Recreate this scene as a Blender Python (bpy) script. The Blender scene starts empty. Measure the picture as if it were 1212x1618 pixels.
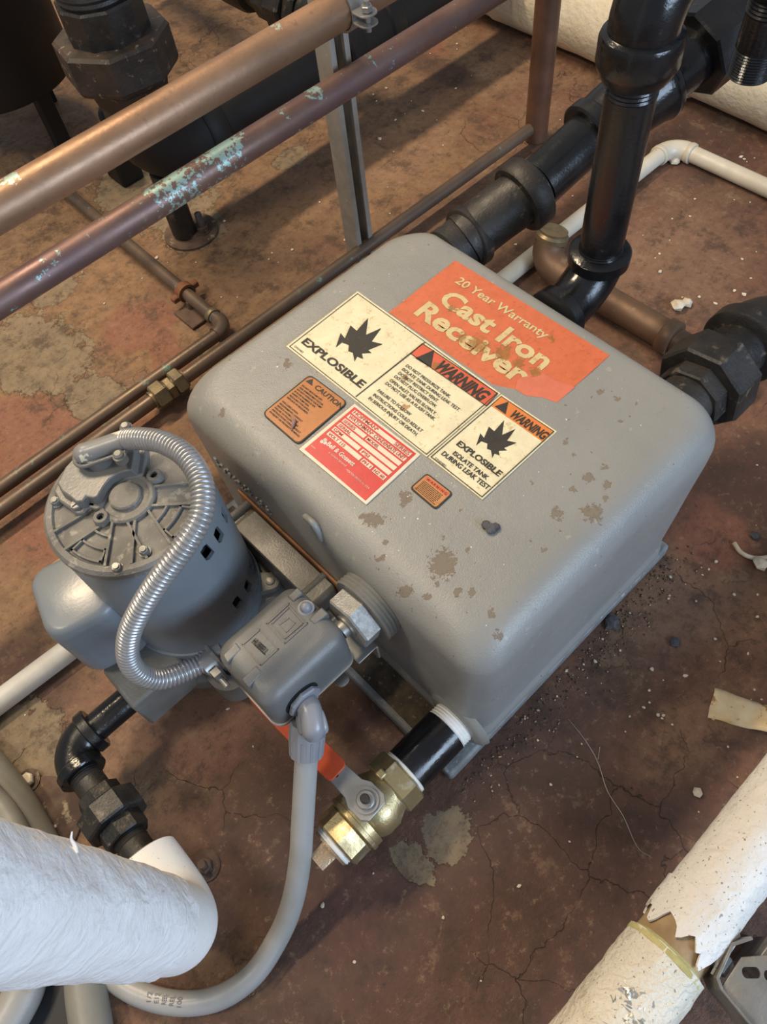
import bpy, math, random
from math import sin, cos, pi, radians, sqrt, atan2, hypot
from mathutils import Vector, Matrix, noise
from mathutils.geometry import tessellate_polygon
random.seed(11)
SC = bpy.context.scene
COL = SC.collection

# ------------------------------------------------------------------ camera
RW, RH, FPX = 1212.0, 1618.0, 1204.02
R0 = ((0.71883858, -0.6898869, -0.08559883),      # right
      (-0.62651353, -0.58954945, -0.5098159),     # down
      (0.30125057, 0.42010416, -0.85601436))      # forward
CAM = Vector((-.17, -.135, .91))
cd = bpy.data.cameras.new('camera'); cam = bpy.data.objects.new('camera', cd); COL.objects.link(cam)
cd.sensor_fit = 'VERTICAL'; cd.sensor_height = 24.0; cd.lens = 24.0 * FPX / RH
cd.clip_start = .02; cd.clip_end = 60
rr, dd, ff = Vector(R0[0]), Vector(R0[1]), Vector(R0[2])
cam.matrix_world = Matrix(((rr.x, -dd.x, -ff.x, CAM.x), (rr.y, -dd.y, -ff.y, CAM.y), (rr.z, -dd.z, -ff.z, CAM.z), (0, 0, 0, 1)))
SC.camera = cam

# ------------------------------------------------------------------ world, lights, exposure
W = bpy.data.worlds.new('room_light'); SC.world = W; W.use_nodes = True
W.node_tree.nodes['Background'].inputs[0].default_value = (.86, .90, 1.0, 1)
W.node_tree.nodes['Background'].inputs[1].default_value = .30

def area(name, loc, target, sx, sy, power, col):
    l = bpy.data.lights.new(name, 'AREA'); l.shape = 'RECTANGLE'; l.size = sx; l.size_y = sy
    l.energy = power; l.color = col
    o = bpy.data.objects.new(name, l); COL.objects.link(o); o.location = loc
    o.rotation_euler = (Vector(target) - Vector(loc)).to_track_quat('-Z', 'Y').to_euler()
    return o
area('ceiling_lamp_light', (.15, 1.75, 2.5), (.2, .5, 0), 1.2, .16, 62, (1.0, .78, .52))
area('overhead_lamp_light', (-1.3, .9, 2.5), (0, .3, 0), .5, .25, 24, (1.0, .86, .66))
area('window_daylight', (.5, -2.4, 1.15), (.1, .1, .2), 1.5, 1.1, 62, (.60, .77, 1.0))
SC.view_settings.view_transform = 'Standard'; SC.view_settings.look = 'None'
SC.view_settings.gamma = 1; SC.view_settings.use_curve_mapping = False
SC.view_settings.exposure = .12

# ------------------------------------------------------------------ pixel of the photograph -> point at a known height / plane
def ray(px, py):
    a, b = (px - RW / 2) / FPX, (py - RH / 2) / FPX
    return rr * a + dd * b + ff
def P(px, py, z):
    d = ray(px, py); return CAM + d * ((z - CAM.z) / d.z)
def PX(px, py, x):
    d = ray(px, py); return CAM + d * ((x - CAM.x) / d.x)
def PY(px, py, y):
    d = ray(px, py); return CAM + d * ((y - CAM.y) / d.y)

# ------------------------------------------------------------------ materials
class N:
    def __init__(s, name):
        s.m = bpy.data.materials.new(name); s.m.use_nodes = True; s.t = s.m.node_tree
        s.b = s.t.nodes['Principled BSDF']; s.co = s.t.nodes.new('ShaderNodeTexCoord').outputs['Object']
    def n(s, typ, **k):
        nd = s.t.nodes.new(typ)
        for a, v in k.items(): setattr(nd, a, v)
        return nd
    def l(s, a, b): s.t.links.new(a, b)
    def noise(s, scale, detail=4, rough=.55, vec=None, dist=0):
        nd = s.n('ShaderNodeTexNoise'); nd.inputs['Scale'].default_value = scale; nd.inputs['Detail'].default_value = detail
        nd.inputs['Roughness'].default_value = rough; nd.inputs['Distortion'].default_value = dist
        s.l(vec or s.co, nd.inputs['Vector']); return nd
    def rng(s, v, a, b, c=0., d=1.):
        nd = s.n('ShaderNodeMapRange'); nd.interpolation_type = 'SMOOTHSTEP'
        for i, x in zip((1, 2, 3, 4), (a, b, c, d)): nd.inputs[i].default_value = x
        s.l(v, nd.inputs[0]); return nd.outputs[0]
    def mix(s, f, a, b):
        nd = s.n('ShaderNodeMix', data_type='RGBA')
        for i, x in ((0, f), (6, a), (7, b)):
            if isinstance(x, (int, float)): nd.inputs[i].default_value = x
            elif isinstance(x, tuple): nd.inputs[i].default_value = (*x, 1)
            else: s.l(x, nd.inputs[i])
        return nd.outputs[2]
    def math(s, op, a, b=None):
        nd = s.n('ShaderNodeMath', operation=op)
        for i, x in ((0, a), (1, b)):
            if x is None: continue
            if isinstance(x, (int, float)): nd.inputs[i].default_value = x
            else: s.l(x, nd.inputs[i])
        return nd.outputs[0]
    def warp(s, scale, amt):
        nz = s.noise(scale, 5); v = s.n('ShaderNodeVectorMath', operation='MULTIPLY_ADD')
        s.l(nz.outputs['Color'], v.inputs[0]); v.inputs[1].default_value = (amt,) * 3; 
        sub = s.n('ShaderNodeVectorMath', operation='SUBTRACT'); s.l(s.co, sub.inputs[0]); sub.inputs[1].default_value = (amt / 2,) * 3
        s.l(sub.outputs[0], v.inputs[2]); return v.outputs[0]
    def blobs(s, lst, vec, flat=True):
        """smallest normalised distance to any of the stains (centre, rx, ry, angle)"""
        out = None
        for (c, rx, ry, an) in lst:
            mp = s.n('ShaderNodeMapping', vector_type='TEXTURE'); mp.inputs['Location'].default_value = (c[0], c[1], c[2] if not flat else 0)
            mp.inputs['Rotation'].default_value = (0, 0, an); mp.inputs['Scale'].default_value = (rx, ry, 1e3 if flat else rx)
            s.l(vec, mp.inputs[0]); ln = s.n('ShaderNodeVectorMath', operation='LENGTH'); s.l(mp.outputs[0], ln.inputs[0])
            out = ln.outputs['Value'] if out is None else s.math('MINIMUM', out, ln.outputs['Value'])
        return out
    def done(s, col, rough=.5, metal=0., bump=None, bd=.3, dist=.002):
        if isinstance(col, tuple): s.b.inputs['Base Color'].default_value = (*col, 1)
        else: s.l(col, s.b.inputs['Base Color'])
        for k, v in (('Roughness', rough), ('Metallic', metal)):
            if isinstance(v, (int, float)): s.b.inputs[k].default_value = v
            else: s.l(v, s.b.inputs[k])
        if bump is not None:
            bn = s.n('ShaderNodeBump'); bn.inputs['Strength'].default_value = bd; bn.inputs['Distance'].default_value = dist
            s.l(bump, bn.inputs['Height']); s.l(bn.outputs[0], s.b.inputs['Normal'])
        return s.m

def mat(name, a, b=None, scale=12, rough=.5, metal=0., bump=.2, bscale=120, spots=(), rv=.1, dist=.001):
    s = N(name); b = b or tuple(x * .75 for x in a)
    n1 = s.noise(scale, 5); col = s.mix(s.rng(n1.outputs[0], .35, .68), a, b)
    for (c, sc, lo, hi) in spots:
        col = s.mix(s.rng(s.noise(sc, 4, .6).outputs[0], lo, hi), col, c)
    n2 = s.noise(bscale, 4); r = s.rng(n1.outputs[0], .3, .7, max(0, rough - rv), min(1, rough + rv))
    return s.done(col, r, metal, n2.outputs[0], bump, dist)

GR = (.225, .235, .23)
M = {}
M['black'] = mat('black_pipe_enamel', (.006, .0065, .0075), (.009, .009, .0095), 25, .24, 0, .25, 260, [((.085, .07, .055), 45, .66, .8)])
M['blackflat'] = mat('black_cast_iron', (.015, .0145, .014), (.026, .022, .018), 40, .5, 0, .5, 300, [((.13, .10, .075), 60, .6, .75)])
M['rustblack'] = mat('rusty_black_iron', (.024, .021, .018), (.055, .036, .025), 35, .6, 0, .6, 250, [((.24, .20, .15), 80, .6, .72)])
M['tankblack'] = mat('satin_black_paint', (.004, .004, .004), (.007, .007, .007), 8, .6, 0, .05, 60)
M['motor'] = mat('motor_grey_paint', (.185, .21, .235), (.16, .185, .205), 12, .33, 0, .08, 300, [((.6, .6, .58), 210, .80, .83)])
M['endbell'] = mat('cast_aluminium_painted_grey', (.185, .18, .165), (.13, .125, .115), 30, .5, 0, .7, 700, [((.32, .30, .26), 90, .55, .7)])
M['coverpaint'] = mat('pressed_cover_grey_paint', (.17, .17, .163), (.14, .14, .134), 18, .33, 0, .12, 300, [((.45, .43, .38), 120, .72, .8)])
M['boxpaint'] = mat('switch_cover_grey', (.145, .15, .15), (.115, .117, .113), 14, .38, 0, .35, 900, [((.6, .6, .58), 230, .80, .83)])
M['pumppaint'] = mat('pump_casting_grey', (.175, .175, .165), (.13, .125, .11), 16, .42, 0, .35, 400, [((.25, .17, .10), 50, .62, .74)])
M['steel'] = mat('zinc_plated_steel', (.36, .36, .345), (.27, .265, .25), 30, .42, .6, .1, 300)
M['flex'] = mat('galvanised_flex_steel', (.42, .43, .44), (.33, .335, .34), 40, .32, .6, .1, 500)
M['galv'] = mat('dull_galvanised_steel', (.42, .40, .36), (.33, .31, .27), 25, .55, .25, .25, 400, [((.5, .48, .44), 60, .6, .72)])
M['bolt'] = mat('painted_bolt', (.24, .24, .225), (.19, .19, .175), 40, .4, .3, .2, 300)
M['galvdark'] = mat('weathered_galvanised', (.24, .235, .22), (.16, .155, .14), 40, .5, .3, .4, 300, [((.30, .20, .12), 30, .62, .72)])
M['dark'] = mat('dark_interior', (.006, .006, .006), None, 10, .8, 0, 0, 50)
M['brass'] = mat('forged_brass', (.50, .41, .22), (.36, .28, .15), 40, .38, .8, .3, 350, [((.60, .56, .42), 60, .55, .7)])
M['plugbrass'] = mat('cast_bronze_plug', (.56, .44, .30), (.42, .30, .19), 60, .4, .7, .9, 420)
M['olbrass'] = mat('tarnished_brass', (.23, .18, .10), (.15, .12, .075), 50, .45, .5, .2, 300)
M['tape'] = mat('white_thread_tape', (.80, .80, .78), (.72, .70, .62), 60, .55, 0, .5, 250, [((.62, .52, .16), 38, .60, .66)])
M['orange'] = mat('orange_vinyl_grip', (.62, .085, .025), (.50, .065, .02), 30, .4, 0, .15, 300)
M['plastic'] = mat('grey_plastic_fitting', (.24, .25, .28), (.20, .21, .235), 20, .38, 0, .1, 200)
M['liquid'] = mat('grey_vinyl_jacket', (.34, .34, .33), (.27, .265, .245), 12, .42, 0, .2, 220, [((.24, .20, .15), 30, .64, .76)])
M['olive'] = mat('dusty_grey_vinyl', (.23, .225, .195), (.165, .158, .13), 12, .5, 0, .2, 200)
M['pvc'] = mat('cream_pvc', (.66, .61, .50), (.58, .52, .40), 20, .42, 0, .15, 180, [((.36, .24, .16), 90, .66, .74)])
M['pvcwhite'] = mat('white_pvc', (.72, .71, .66), (.60, .57, .50), 20, .5, 0, .15, 180, [((.42, .34, .25), 60, .66, .74)])
M['inscream'] = mat('cream_painted_canvas', (.70, .63, .48), (.62, .53, .36), 7, .6, 0, .7, 75, [((.50, .36, .14), 18, .66, .78)], dist=.004)
M['paper'] = mat('aged_paper', (.74, .63, .43), (.66, .50, .27), 30, .7, 0, .5, 90, [((.40, .20, .06), 70, .60, .68)])
M['rust'] = mat('rusty_iron', (.22, .085, .035), (.10, .05, .03), 40, .75, 0, .8, 300)
M['darkrust'] = mat('dirty_rusted_plate', (.12, .075, .05), (.07, .045, .035), 40, .8, 0, .8, 250, [((.30, .24, .17), 60, .6, .72)])
M['wood'] = mat('wood_splinter', (.55, .36, .18), (.4, .25, .12), 30, .7)
M['crumb'] = mat('pale_plaster', (.74, .66, .52), (.52, .43, .30), 60, .85, 0, .6, 400)
M['stone'] = mat('dark_grey_grit', (.09, .09, .10), (.05, .045, .045), 60, .85, 0, .6, 400)
M['gasket'] = mat('brown_gasket', (.42, .20, .09), (.30, .14, .06), 40, .75, 0, .3, 300)
M['ink'] = mat('black_print', (.018, .017, .016), (.03, .028, .022), 90, .6, 0, 0, 100, [((.42, .34, .16), 420, .70, .76)])
M['fibre'] = mat('yellow_glass_fibre', (.55, .50, .22), (.42, .36, .14), 50, .9, 0, .8, 400)
M['foil'] = mat('torn_foil_facing', (.6, .58, .52), (.45, .42, .35), 40, .35, .7, .8, 200)
M['bluepatch'] = mat('dark_slate_rubber', (.03, .035, .045), (.05, .05, .055), 30, .75, 0, .5, 150)

def copper(name, a, b, turq, amount, stains=()):
    s = N(name); n1 = s.noise(9, 5)
    mp = s.n('ShaderNodeMapping'); mp.inputs['Scale'].default_value = (.35, 1, 1); s.l(s.co, mp.inputs[0])
    col = s.mix(s.rng(s.noise(22, 6, .6, mp.outputs[0]).outputs[0], .35, .65), a, b)
    col = s.mix(s.rng(s.noise(70, 5, .6).outputs[0], .58, .75, 0, .55), col, (.12, .085, .06))
    f = s.rng(s.noise(48, 7, .72).outputs[0], amount, amount + .06)
    col = s.mix(f, col, turq)
    if stains:
        wv = s.warp(90, .022); d = s.blobs(stains, wv, flat=False); nn = s.noise(150, 5, .7)
        g = s.math('ADD', d, s.rng(nn.outputs[0], .35, .65, -.45, .45)); f2 = s.rng(g, .95, .75, 0, 1)
        col = s.mix(f2, col, s.mix(nn.outputs[0], turq, (.42, .52, .46)))
    return s.done(col, s.rng(n1.outputs[0], .3, .7, .36, .55), s.rng(n1.outputs[0], .3, .7, .55, .4), s.noise(160, 5).outputs[0], .25, .001)
def stain(px, py, y, r, sx=1.): p = PY(px, py, y); return (tuple(p), r * sx, r, 0)
def stains_local(lst, origin): return [((c[0] - origin[0], c[1] - origin[1], c[2] - origin[2]), a, b, an) for c, a, b, an in lst]

# tank paint with rust marks at their own places
def tank_mat(origin):
    s = N('hammered_grey_tank_paint')
    px = [(590, 822, 17, 22), (700, 893, 34, 22), (640, 788, 20, 12), (935, 812, 21, 16), (880, 812, 17, 9), (722, 938, 11, 8), (745, 938, 9, 7),
          (640, 930, 10, 12), (930, 756, 11, 8), (958, 768, 12, 7), (560, 770, 7, 7), (790, 1000, 8, 8), (600, 880, 9, 7), (955, 740, 8, 8),
          (455, 576, 22, 7), (948, 622, 12, 6), (975, 632, 8, 5), (1005, 640, 5, 3), (775, 967, 9, 6), (905, 720, 6, 4), (957, 788, 8, 6),
          (895, 700, 8, 4), (980, 668, 6, 4), (610, 858, 6, 5), (545, 700, 6, 4), (520, 730, 9, 5), (840, 765, 6, 4), (860, 870, 7, 4), (905, 775, 9, 5), (700, 850, 7, 4), (740, 870, 6, 4), (350, 650, 8, 5), (675, 940, 6, 7), (805, 740, 5, 4), (690, 925, 6, 4)]
    bl = []
    for x, y, a, b in px:
        c = P(x, y, .289); bl.append(((c.x - origin[0], c.y - origin[1], 0), a * .00040, b * .00052, radians(40)))
    wv = s.warp(130, .012); d = s.blobs(bl, wv); nn = s.noise(240, 6, .75)
    g = s.math('ADD', d, s.rng(nn.outputs[0], .3, .7, -.6, .6))
    n1 = s.noise(7, 5); col = s.mix(s.rng(n1.outputs[0], .3, .7), (.262, .262, .245), (.225, .227, .215))
    col = s.mix(s.rng(s.noise(38, 5, .65).outputs[0], .60, .78, 0, .45), col, (.17, .155, .13))
    col = s.mix(s.rng(s.noise(60, 3).outputs[0], .66, .72, 0, .5), col, (.36, .35, .30))
    fill = s.rng(g, 1.02, .86, 0, .62); col = s.mix(fill, col, (.150, .105, .055))
    e1 = s.rng(g, .78, .93); e2 = s.rng(g, 1.06, .95); ed = s.math('MULTIPLY', e1, e2)
    col = s.mix(s.math('MULTIPLY', ed, .9), col, (.11, .055, .022))
    sm = s.rng(s.noise(150, 2).outputs[0], .71, .74, 0, .8); col = s.mix(sm, col, (.16, .10, .05))
    wh = s.rng(s.noise(190, 2, .5).outputs[0], .755, .775, 0, .9); col = s.mix(wh, col, (.72, .72, .68))
    gn = s.noise(650, 3, .6); lump = s.noise(28, 4)
    h = s.math('ADD', s.math('MULTIPLY', gn.outputs[0], .40), lump.outputs[0])
    return s.done(col, s.rng(fill, 0, .6, .36, .75), 0, h, .38, .003)

def floor_mat():
    s = N('peeling_red_floor_paint')
    n0 = s.noise(2.1, 5, .6); n1 = s.noise(7, 7, .66); n2 = s.noise(34, 6, .7); n3 = s.noise(120, 5, .7)
    red = s.mix(s.rng(n1.outputs[0], .32, .68), (.200, .092, .053), (.108, .056, .036))
    # sand-coloured dust, thicker to the back and the left
    g = s.n('ShaderNodeSeparateXYZ'); s.l(s.co, g.inputs[0])
    bias = s.math('ADD', s.math('MULTIPLY', g.outputs[1], .34), s.math('MULTIPLY', g.outputs[0], -.12))
    dustv = s.math('ADD', n1.outputs[0], s.math('ADD', bias, s.math('MULTIPLY', s.math('SUBTRACT', n2.outputs[0], .5), .5)))
    dust = s.rng(dustv, .46, .84, 0, .95)
    col = s.mix(dust, red, s.mix(s.rng(n2.outputs[0], .35, .65), (.31, .185, .095), (.20, .115, .06)))
    # bright clean red patches
    def bl(lst):
        out = []
        for x, y, a, b, an in lst:
            c = P(x, y, 0); out.append(((c.x, c.y, 0), a, b, radians(an)))
        return out
    wv = s.warp(11, .09); wv2 = s.warp(34, .03)
    f = s.rng(s.blobs(bl([(150, 760, .16, .10, 20), (220, 520, .07, .06, 0), (40, 700, .10, .12, 0), (270, 570, .08, .03, 60), (640, 60, .06, .1, 0), (1100, 830, .05, .09, 0), (330, 1150, .06, .05, 0),
                          (560, 1440, .05, .03, 0)]), wv), 1.15, .75, 0, .8)
    col = s.mix(f, col, s.mix(n1.outputs[0], (.29, .115, .070), (.215, .09, .055)))
    f = s.rng(s.blobs(bl([(1040, 930, .07, .10, 0), (1180, 960, .05, .06, 0), (1080, 1160, .09, .035, 0), (1060, 420, .16, .10, 0), (650, 250, .10, .04, 0), (350, 1100, .10, .06, 0), (220, 1160, .05, .05, 0), (110, 760, .06, .05, 0)]), wv), 1.3, .5, 0, .65)
    col = s.mix(f, col, s.mix(n2.outputs[0], (.34, .20, .12), (.20, .105, .062)))
    # darker maroon floor, with shadows around the valve and tank painted into the colour
    f = s.rng(s.blobs(bl([(460, 1330, .10, .12, 0), (820, 1290, .16, .10, 0), (1010, 1380, .14, .06, 0), (600, 1520, .14, .10, 0), (880, 1480, .12, .10, 0), (560, 1130, .05, .10, 0), (1120, 230, .10, .10, 0), (1190, 760, .08, .06, 0), (30, 1080, .05, .09, 40),
                          (1180, 20, .3, .3, 0), (700, 110, .04, .12, 0), (60, 1270, .06, .06, 0)]), wv), 1.25, .6, 0, .72)
    col = s.mix(f, col, s.mix(n1.outputs[0], (.095, .045, .034), (.055, .030, .024)))
    # bare concrete where the paint has come off
    d1 = s.blobs(bl([(55, 560, .080, .115, 10), (150, 630, .045, .062, 0), (345, 570, .018, .05, 0), (708, 1318, .032, .028, 20), (90, 460, .05, .03, 0), (650, 1360, .018, .03, 0),
                     (240, 300, .10, .16, 0), (310, 365, .06, .05, 0), (460, 250, .04, .03, 0), (470, 1050, .05, .045, 0), (40, 1180, .05, .07, 0)]), wv2)
    gg = s.math('ADD', d1, s.rng(n2.outputs[0], .3, .7, -.22, .22)); pf = s.rng(gg, 1.02, .94)
    conc = s.mix(s.rng(n2.outputs[0], .3, .7), (.27, .205, .125), (.19, .145, .095))
    col = s.mix(pf, col, conc)
    # general small peels, cracks and specks
    pv = s.rng(n1.outputs[0], .635, .655); col = s.mix(s.math('MULTIPLY', pv, .35), col, (.24, .16, .10))
    vo = s.n('ShaderNodeTexVoronoi', feature='DISTANCE_TO_EDGE'); vo.inputs['Scale'].default_value = 8.5; s.l(wv, vo.inputs['Vector'])
    cr = s.math('MULTIPLY', s.rng(vo.outputs['Distance'], .006, .001), s.rng(n0.outputs[0], .54, .60))
    col = s.mix(s.math('MULTIPLY', cr, .8), col, (.035, .02, .014))
    mo = s.noise(16, 9, .8); col = s.mix(s.rng(mo.outputs[0], .50, .62, 0, .7), col, (.055, .032, .021)); col = s.mix(s.rng(mo.outputs[0], .46, .36, 0, .5), col, (.30, .185, .11)); m2 = s.noise(75, 6, .8); col = s.mix(s.rng(m2.outputs[0], .50, .64, 0, .5), col, (.07, .042, .028)); col = s.mix(s.rng(m2.outputs[0], .44, .33, 0, .5), col, (.36, .24, .15))
    col = s.mix(s.rng(s.noise(60, 4, .7).outputs[0], .62, .72, 0, .7), col, (.045, .026, .018))
    col = s.mix(s.rng(n3.outputs[0], .66, .74, 0, .5), col, (.34, .24, .15))
    h = s.math('ADD', s.math('MULTIPLY', n2.outputs[0], .5), s.math('MULTIPLY', pf, -.6))
    h = s.math('ADD', h, s.math('MULTIPLY', cr, -.8)); h = s.math('ADD', h, s.math('MULTIPLY', mo.outputs[0], .9)); h = s.math('ADD', h, s.math('MULTIPLY', pv, -.35)); h = s.math('ADD', h, s.math('MULTIPLY', n3.outputs[0], .12))
    return s.done(col, s.rng(n1.outputs[0], .3, .7, .5, .8), 0, h, .8, .004)

def ins_mat(name, a, b, seam, wrinkle, stains=.70, speck=.74, bd=.9):
    s = N(name); wv = s.warp(26, .02)
    n1 = s.noise(6, 5); w = s.n('ShaderNodeTexWave', wave_type='BANDS', bands_direction='DIAGONAL'); w.inputs['Scale'].default_value = wrinkle
    w.inputs['Distortion'].default_value = 9; w.inputs['Detail'].default_value = 4; w.inputs['Detail Scale'].default_value = 2.2; s.l(wv, w.inputs['Vector'])
    col = s.mix(s.rng(n1.outputs[0], .35, .7), a, b)
    col = s.mix(s.rng(s.noise(13, 5, .6).outputs[0], stains, stains + .12, 0, .8), col, (.50, .40, .24))
    col = s.mix(s.rng(s.noise(330, 2).outputs[0], speck, speck + .03, 0, .75), col, (.12, .10, .08))
    nb = s.noise(55, 6, .65); h = s.math('ADD', s.math('MULTIPLY', w.outputs[1], .35), nb.outputs[0])
    return s.done(col, .5, 0, h, bd, .006)
M['inswhite'] = ins_mat('white_painted_insulation', (.84, .84, .83), (.79, .785, .76), 0, 24, .70, .78, .32)
M['insend'] = ins_mat('white_pvc_jacket', (.82, .815, .79), (.76, .75, .71), 0, 6, .74, .70, .12)
M['insright'] = ins_mat('speckled_white_insulation', (.76, .73, .67), (.66, .61, .53), 0, 20, .66, .655, .35)
M['instorn'] = ins_mat('torn_cream_insulation', (.70, .65, .54), (.58, .50, .34), 0, 40, .56, .66, .45)

LABEL_STAINS = [(755, 548, .014, .012), (795, 560, .012, .010), (730, 535, .008, .006), (872, 537, .006, .004), (845, 590, .007, .008), (715, 490, .005, .006), (820, 575, .008, .006), (640, 645, .005, .005), (695, 580, .004, .012), (640, 600, .004, .004)]
def print_mat(name, base, wear, worn=.62):
    s = N(name); n1 = s.noise(60, 6, .7); col = s.mix(s.rng(n1.outputs[0], .3, .7), base, tuple(x * .86 for x in base))
    bl = [((P(x, y, .29).x - .17, P(x, y, .29).y - .2, 0), a, b, .7) for x, y, a, b in LABEL_STAINS]
    g = s.math('ADD', s.blobs(bl, s.warp(160, .012)), s.rng(s.noise(300, 6, .75).outputs[0], .3, .7, -.5, .5))
    col = s.mix(s.rng(g, 1.05, .7, 0, .85), col, s.mix(n1.outputs[0], (.42, .20, .04), (.12, .05, .02)))
    col = s.mix(s.rng(s.noise(170, 6, .75).outputs[0], worn - .05, worn + .06, 0, .8), col, wear)
    col = s.mix(s.rng(s.noise(45, 6, .7).outputs[0], .66, .74, 0, .7), col, tuple(x * .55 for x in wear))
    return s.done(col, .42, 0, s.noise(300, 4).outputs[0], .12, .0006)
M['lb_orange'] = print_mat('orange_label_vinyl', (.60, .15, .065), (.38, .10, .04), .60)
M['lb_cream'] = print_mat('cream_label_vinyl', (.74, .68, .46), (.48, .36, .15), .60)
M['lb_creamtext'] = print_mat('cream_print', (.62, .50, .26), (.42, .28, .12), .58)
M['lb_red'] = print_mat('red_label_print', (.56, .030, .030), (.46, .05, .04), .7)
M['lb_pale'] = print_mat('pale_label_print', (.70, .62, .48), (.52, .42, .28), .64)
M['lb_warn'] = print_mat('orange_red_print', (.62, .115, .055), (.45, .12, .06), .66)
M['lb_warn2'] = print_mat('orange_print', (.68, .21, .05), (.5, .2, .06), .66)
M['lb_caution'] = print_mat('amber_label', (.42, .145, .028), (.24, .08, .02), .60)
M['lb_tiny'] = print_mat('pale_amber_label', (.50, .22, .07), (.36, .15, .05), .6)
M['redink'] = mat('red_print', (.45, .04, .03), (.38, .05, .04), 60, .5, 0, 0, 50)
M['paleink'] = mat('white_print', (.70, .60, .50), None, 60, .5, 0, 0, 50)

# ------------------------------------------------------------------ mesh helpers
class MB:
    def __init__(s): s.v = []; s.f = []
    def add(s, vs, fs):
        o = len(s.v); s.v += [Vector(v) for v in vs]; s.f += [tuple(i + o for i in f) for f in fs]; return s
    def rings(s, rs, cap0=True, cap1=True):
        n = len(rs[0]); vs = [p for r in rs for p in r]; fs = []
        for k in range(len(rs) - 1):
            for i in range(n):
                j = (i + 1) % n; fs.append((k * n + i, k * n + j, (k + 1) * n + j, (k + 1) * n + i))
        if cap0: fs.append(tuple(range(n))[::-1])
        if cap1: fs.append(tuple((len(rs) - 1) * n + i for i in range(n)))
        return s.add(vs, fs)
def frame(o, z, x=None):
    z = Vector(z).normalized(); x = Vector(x) if x is not None else (Vector((1, 0, 0)) if abs(z.x) < .9 else Vector((0, 1, 0)))
    x = (x - z * x.dot(z)).normalized(); y = z.cross(x)
    return Matrix(((x.x, y.x, z.x, o[0]), (x.y, y.y, z.y, o[1]), (x.z, y.z, z.z, o[2]), (0, 0, 0, 1)))
def lathe(mb, F, prof, n=32, a0=0, cap=True):
    """prof: (radius, height) along the frame's z"""
    rs = [[F @ Vector((r * cos(a0 + 2 * pi * i / n), r * sin(a0 + 2 * pi * i / n), z)) for i in range(n)] for r, z in prof]
    return mb.rings(rs, cap, cap)
def prism(mb, F, poly, z0, z1, taper=1.):
    c = Vector((sum(p[0] for p in poly) / len(poly), sum(p[1] for p in poly) / len(poly)))
    a = [F @ Vector((p[0], p[1], z0)) for p in poly]
    b = [F @ Vector((c.x + (p[0] - c.x) * taper, c.y + (p[1] - c.y) * taper, z1)) for p in poly]
    n = len(poly); area2 = sum(poly[i][0] * poly[(i + 1) % n][1] - poly[(i + 1) % n][0] * poly[i][1] for i in range(n))
    if area2 < 0: a.reverse(); b.reverse()
    tri = tessellate_polygon([[Vector((*p[:2], 0)) for p in (poly if area2 > 0 else poly[::-1])]])
    fs = [(i, (i + 1) % n, n + (i + 1) % n, n + i) for i in range(n)]
    for t in tri:
        p0, p1, p2 = [(poly if area2 > 0 else poly[::-1])[k] for k in t]
        if (p1[0] - p0[0]) * (p2[1] - p0[1]) - (p1[1] - p0[1]) * (p2[0] - p0[0]) < 0: t = (t[0], t[2], t[1])
        fs.append((t[2], t[1], t[0])); fs.append(tuple(n + k for k in t))
    return mb.add(a + b, fs)
def ngon(n, r, a0=0): return [(r * cos(a0 + 2 * pi * i / n), r * sin(a0 + 2 * pi * i / n)) for i in range(n)]
def rrect(w, h, r, k=6):
    pts = []
    for cx, cy, a in ((w / 2 - r, h / 2 - r, 0), (-w / 2 + r, h / 2 - r, 90), (-w / 2 + r, -h / 2 + r, 180), (w / 2 - r, -h / 2 + r, 270)):
        for i in range(k + 1):
            t = radians(a + 90 * i / k); pts.append((cx + r * cos(t), cy + r * sin(t)))
    return pts
I4 = Matrix.Identity(4)
def box(mb, c, s, F=None):
    F = F or I4
    return prism(mb, F, [(c[0] - s[0] / 2, c[1] - s[1] / 2), (c[0] + s[0] / 2, c[1] - s[1] / 2), (c[0] + s[0] / 2, c[1] + s[1] / 2), (c[0] - s[0] / 2, c[1] + s[1] / 2)], c[2] - s[2] / 2, c[2] + s[2] / 2)
def nut(mb, F, n, r, z0, z1, ch=.08, a0=0):
    """polygonal nut with chamfered rims"""
    c = ch * r; return lathe(mb, F, [(r - c, z0), (r, z0 + c), (r, z1 - c), (r - c, z1)], n, a0)
def catmull(pts, k=8):
    pts = [Vector(p) for p in pts]; q = [pts[0] * 2 - pts[1]] + pts + [pts[-1] * 2 - pts[-2]]; out = []
    for i in range(1, len(q) - 2):
        for j in range(k):
            t = j / k; a, b, c, d = q[i - 1:i + 3]
            out.append(.5 * ((2 * b) + (c - a) * t + (2 * a - 5 * b + 4 * c - d) * t * t + (3 * b - a - 3 * c + d) * t ** 3))
    out.append(pts[-1]); return out
def resample(pts, step):
    out = [pts[0]]; acc = 0
    L = [(b - a).length for a, b in zip(pts, pts[1:])]; T = sum(L); n = max(2, round(T / step)); st = T / n; k = 0; pos = 0
    for i in range(1, n):
        d = i * st
        while pos + L[k] < d: pos += L[k]; k += 1
        out.append(pts[k].lerp(pts[k + 1], (d - pos) / L[k]))
    out.append(pts[-1]); return out
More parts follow.
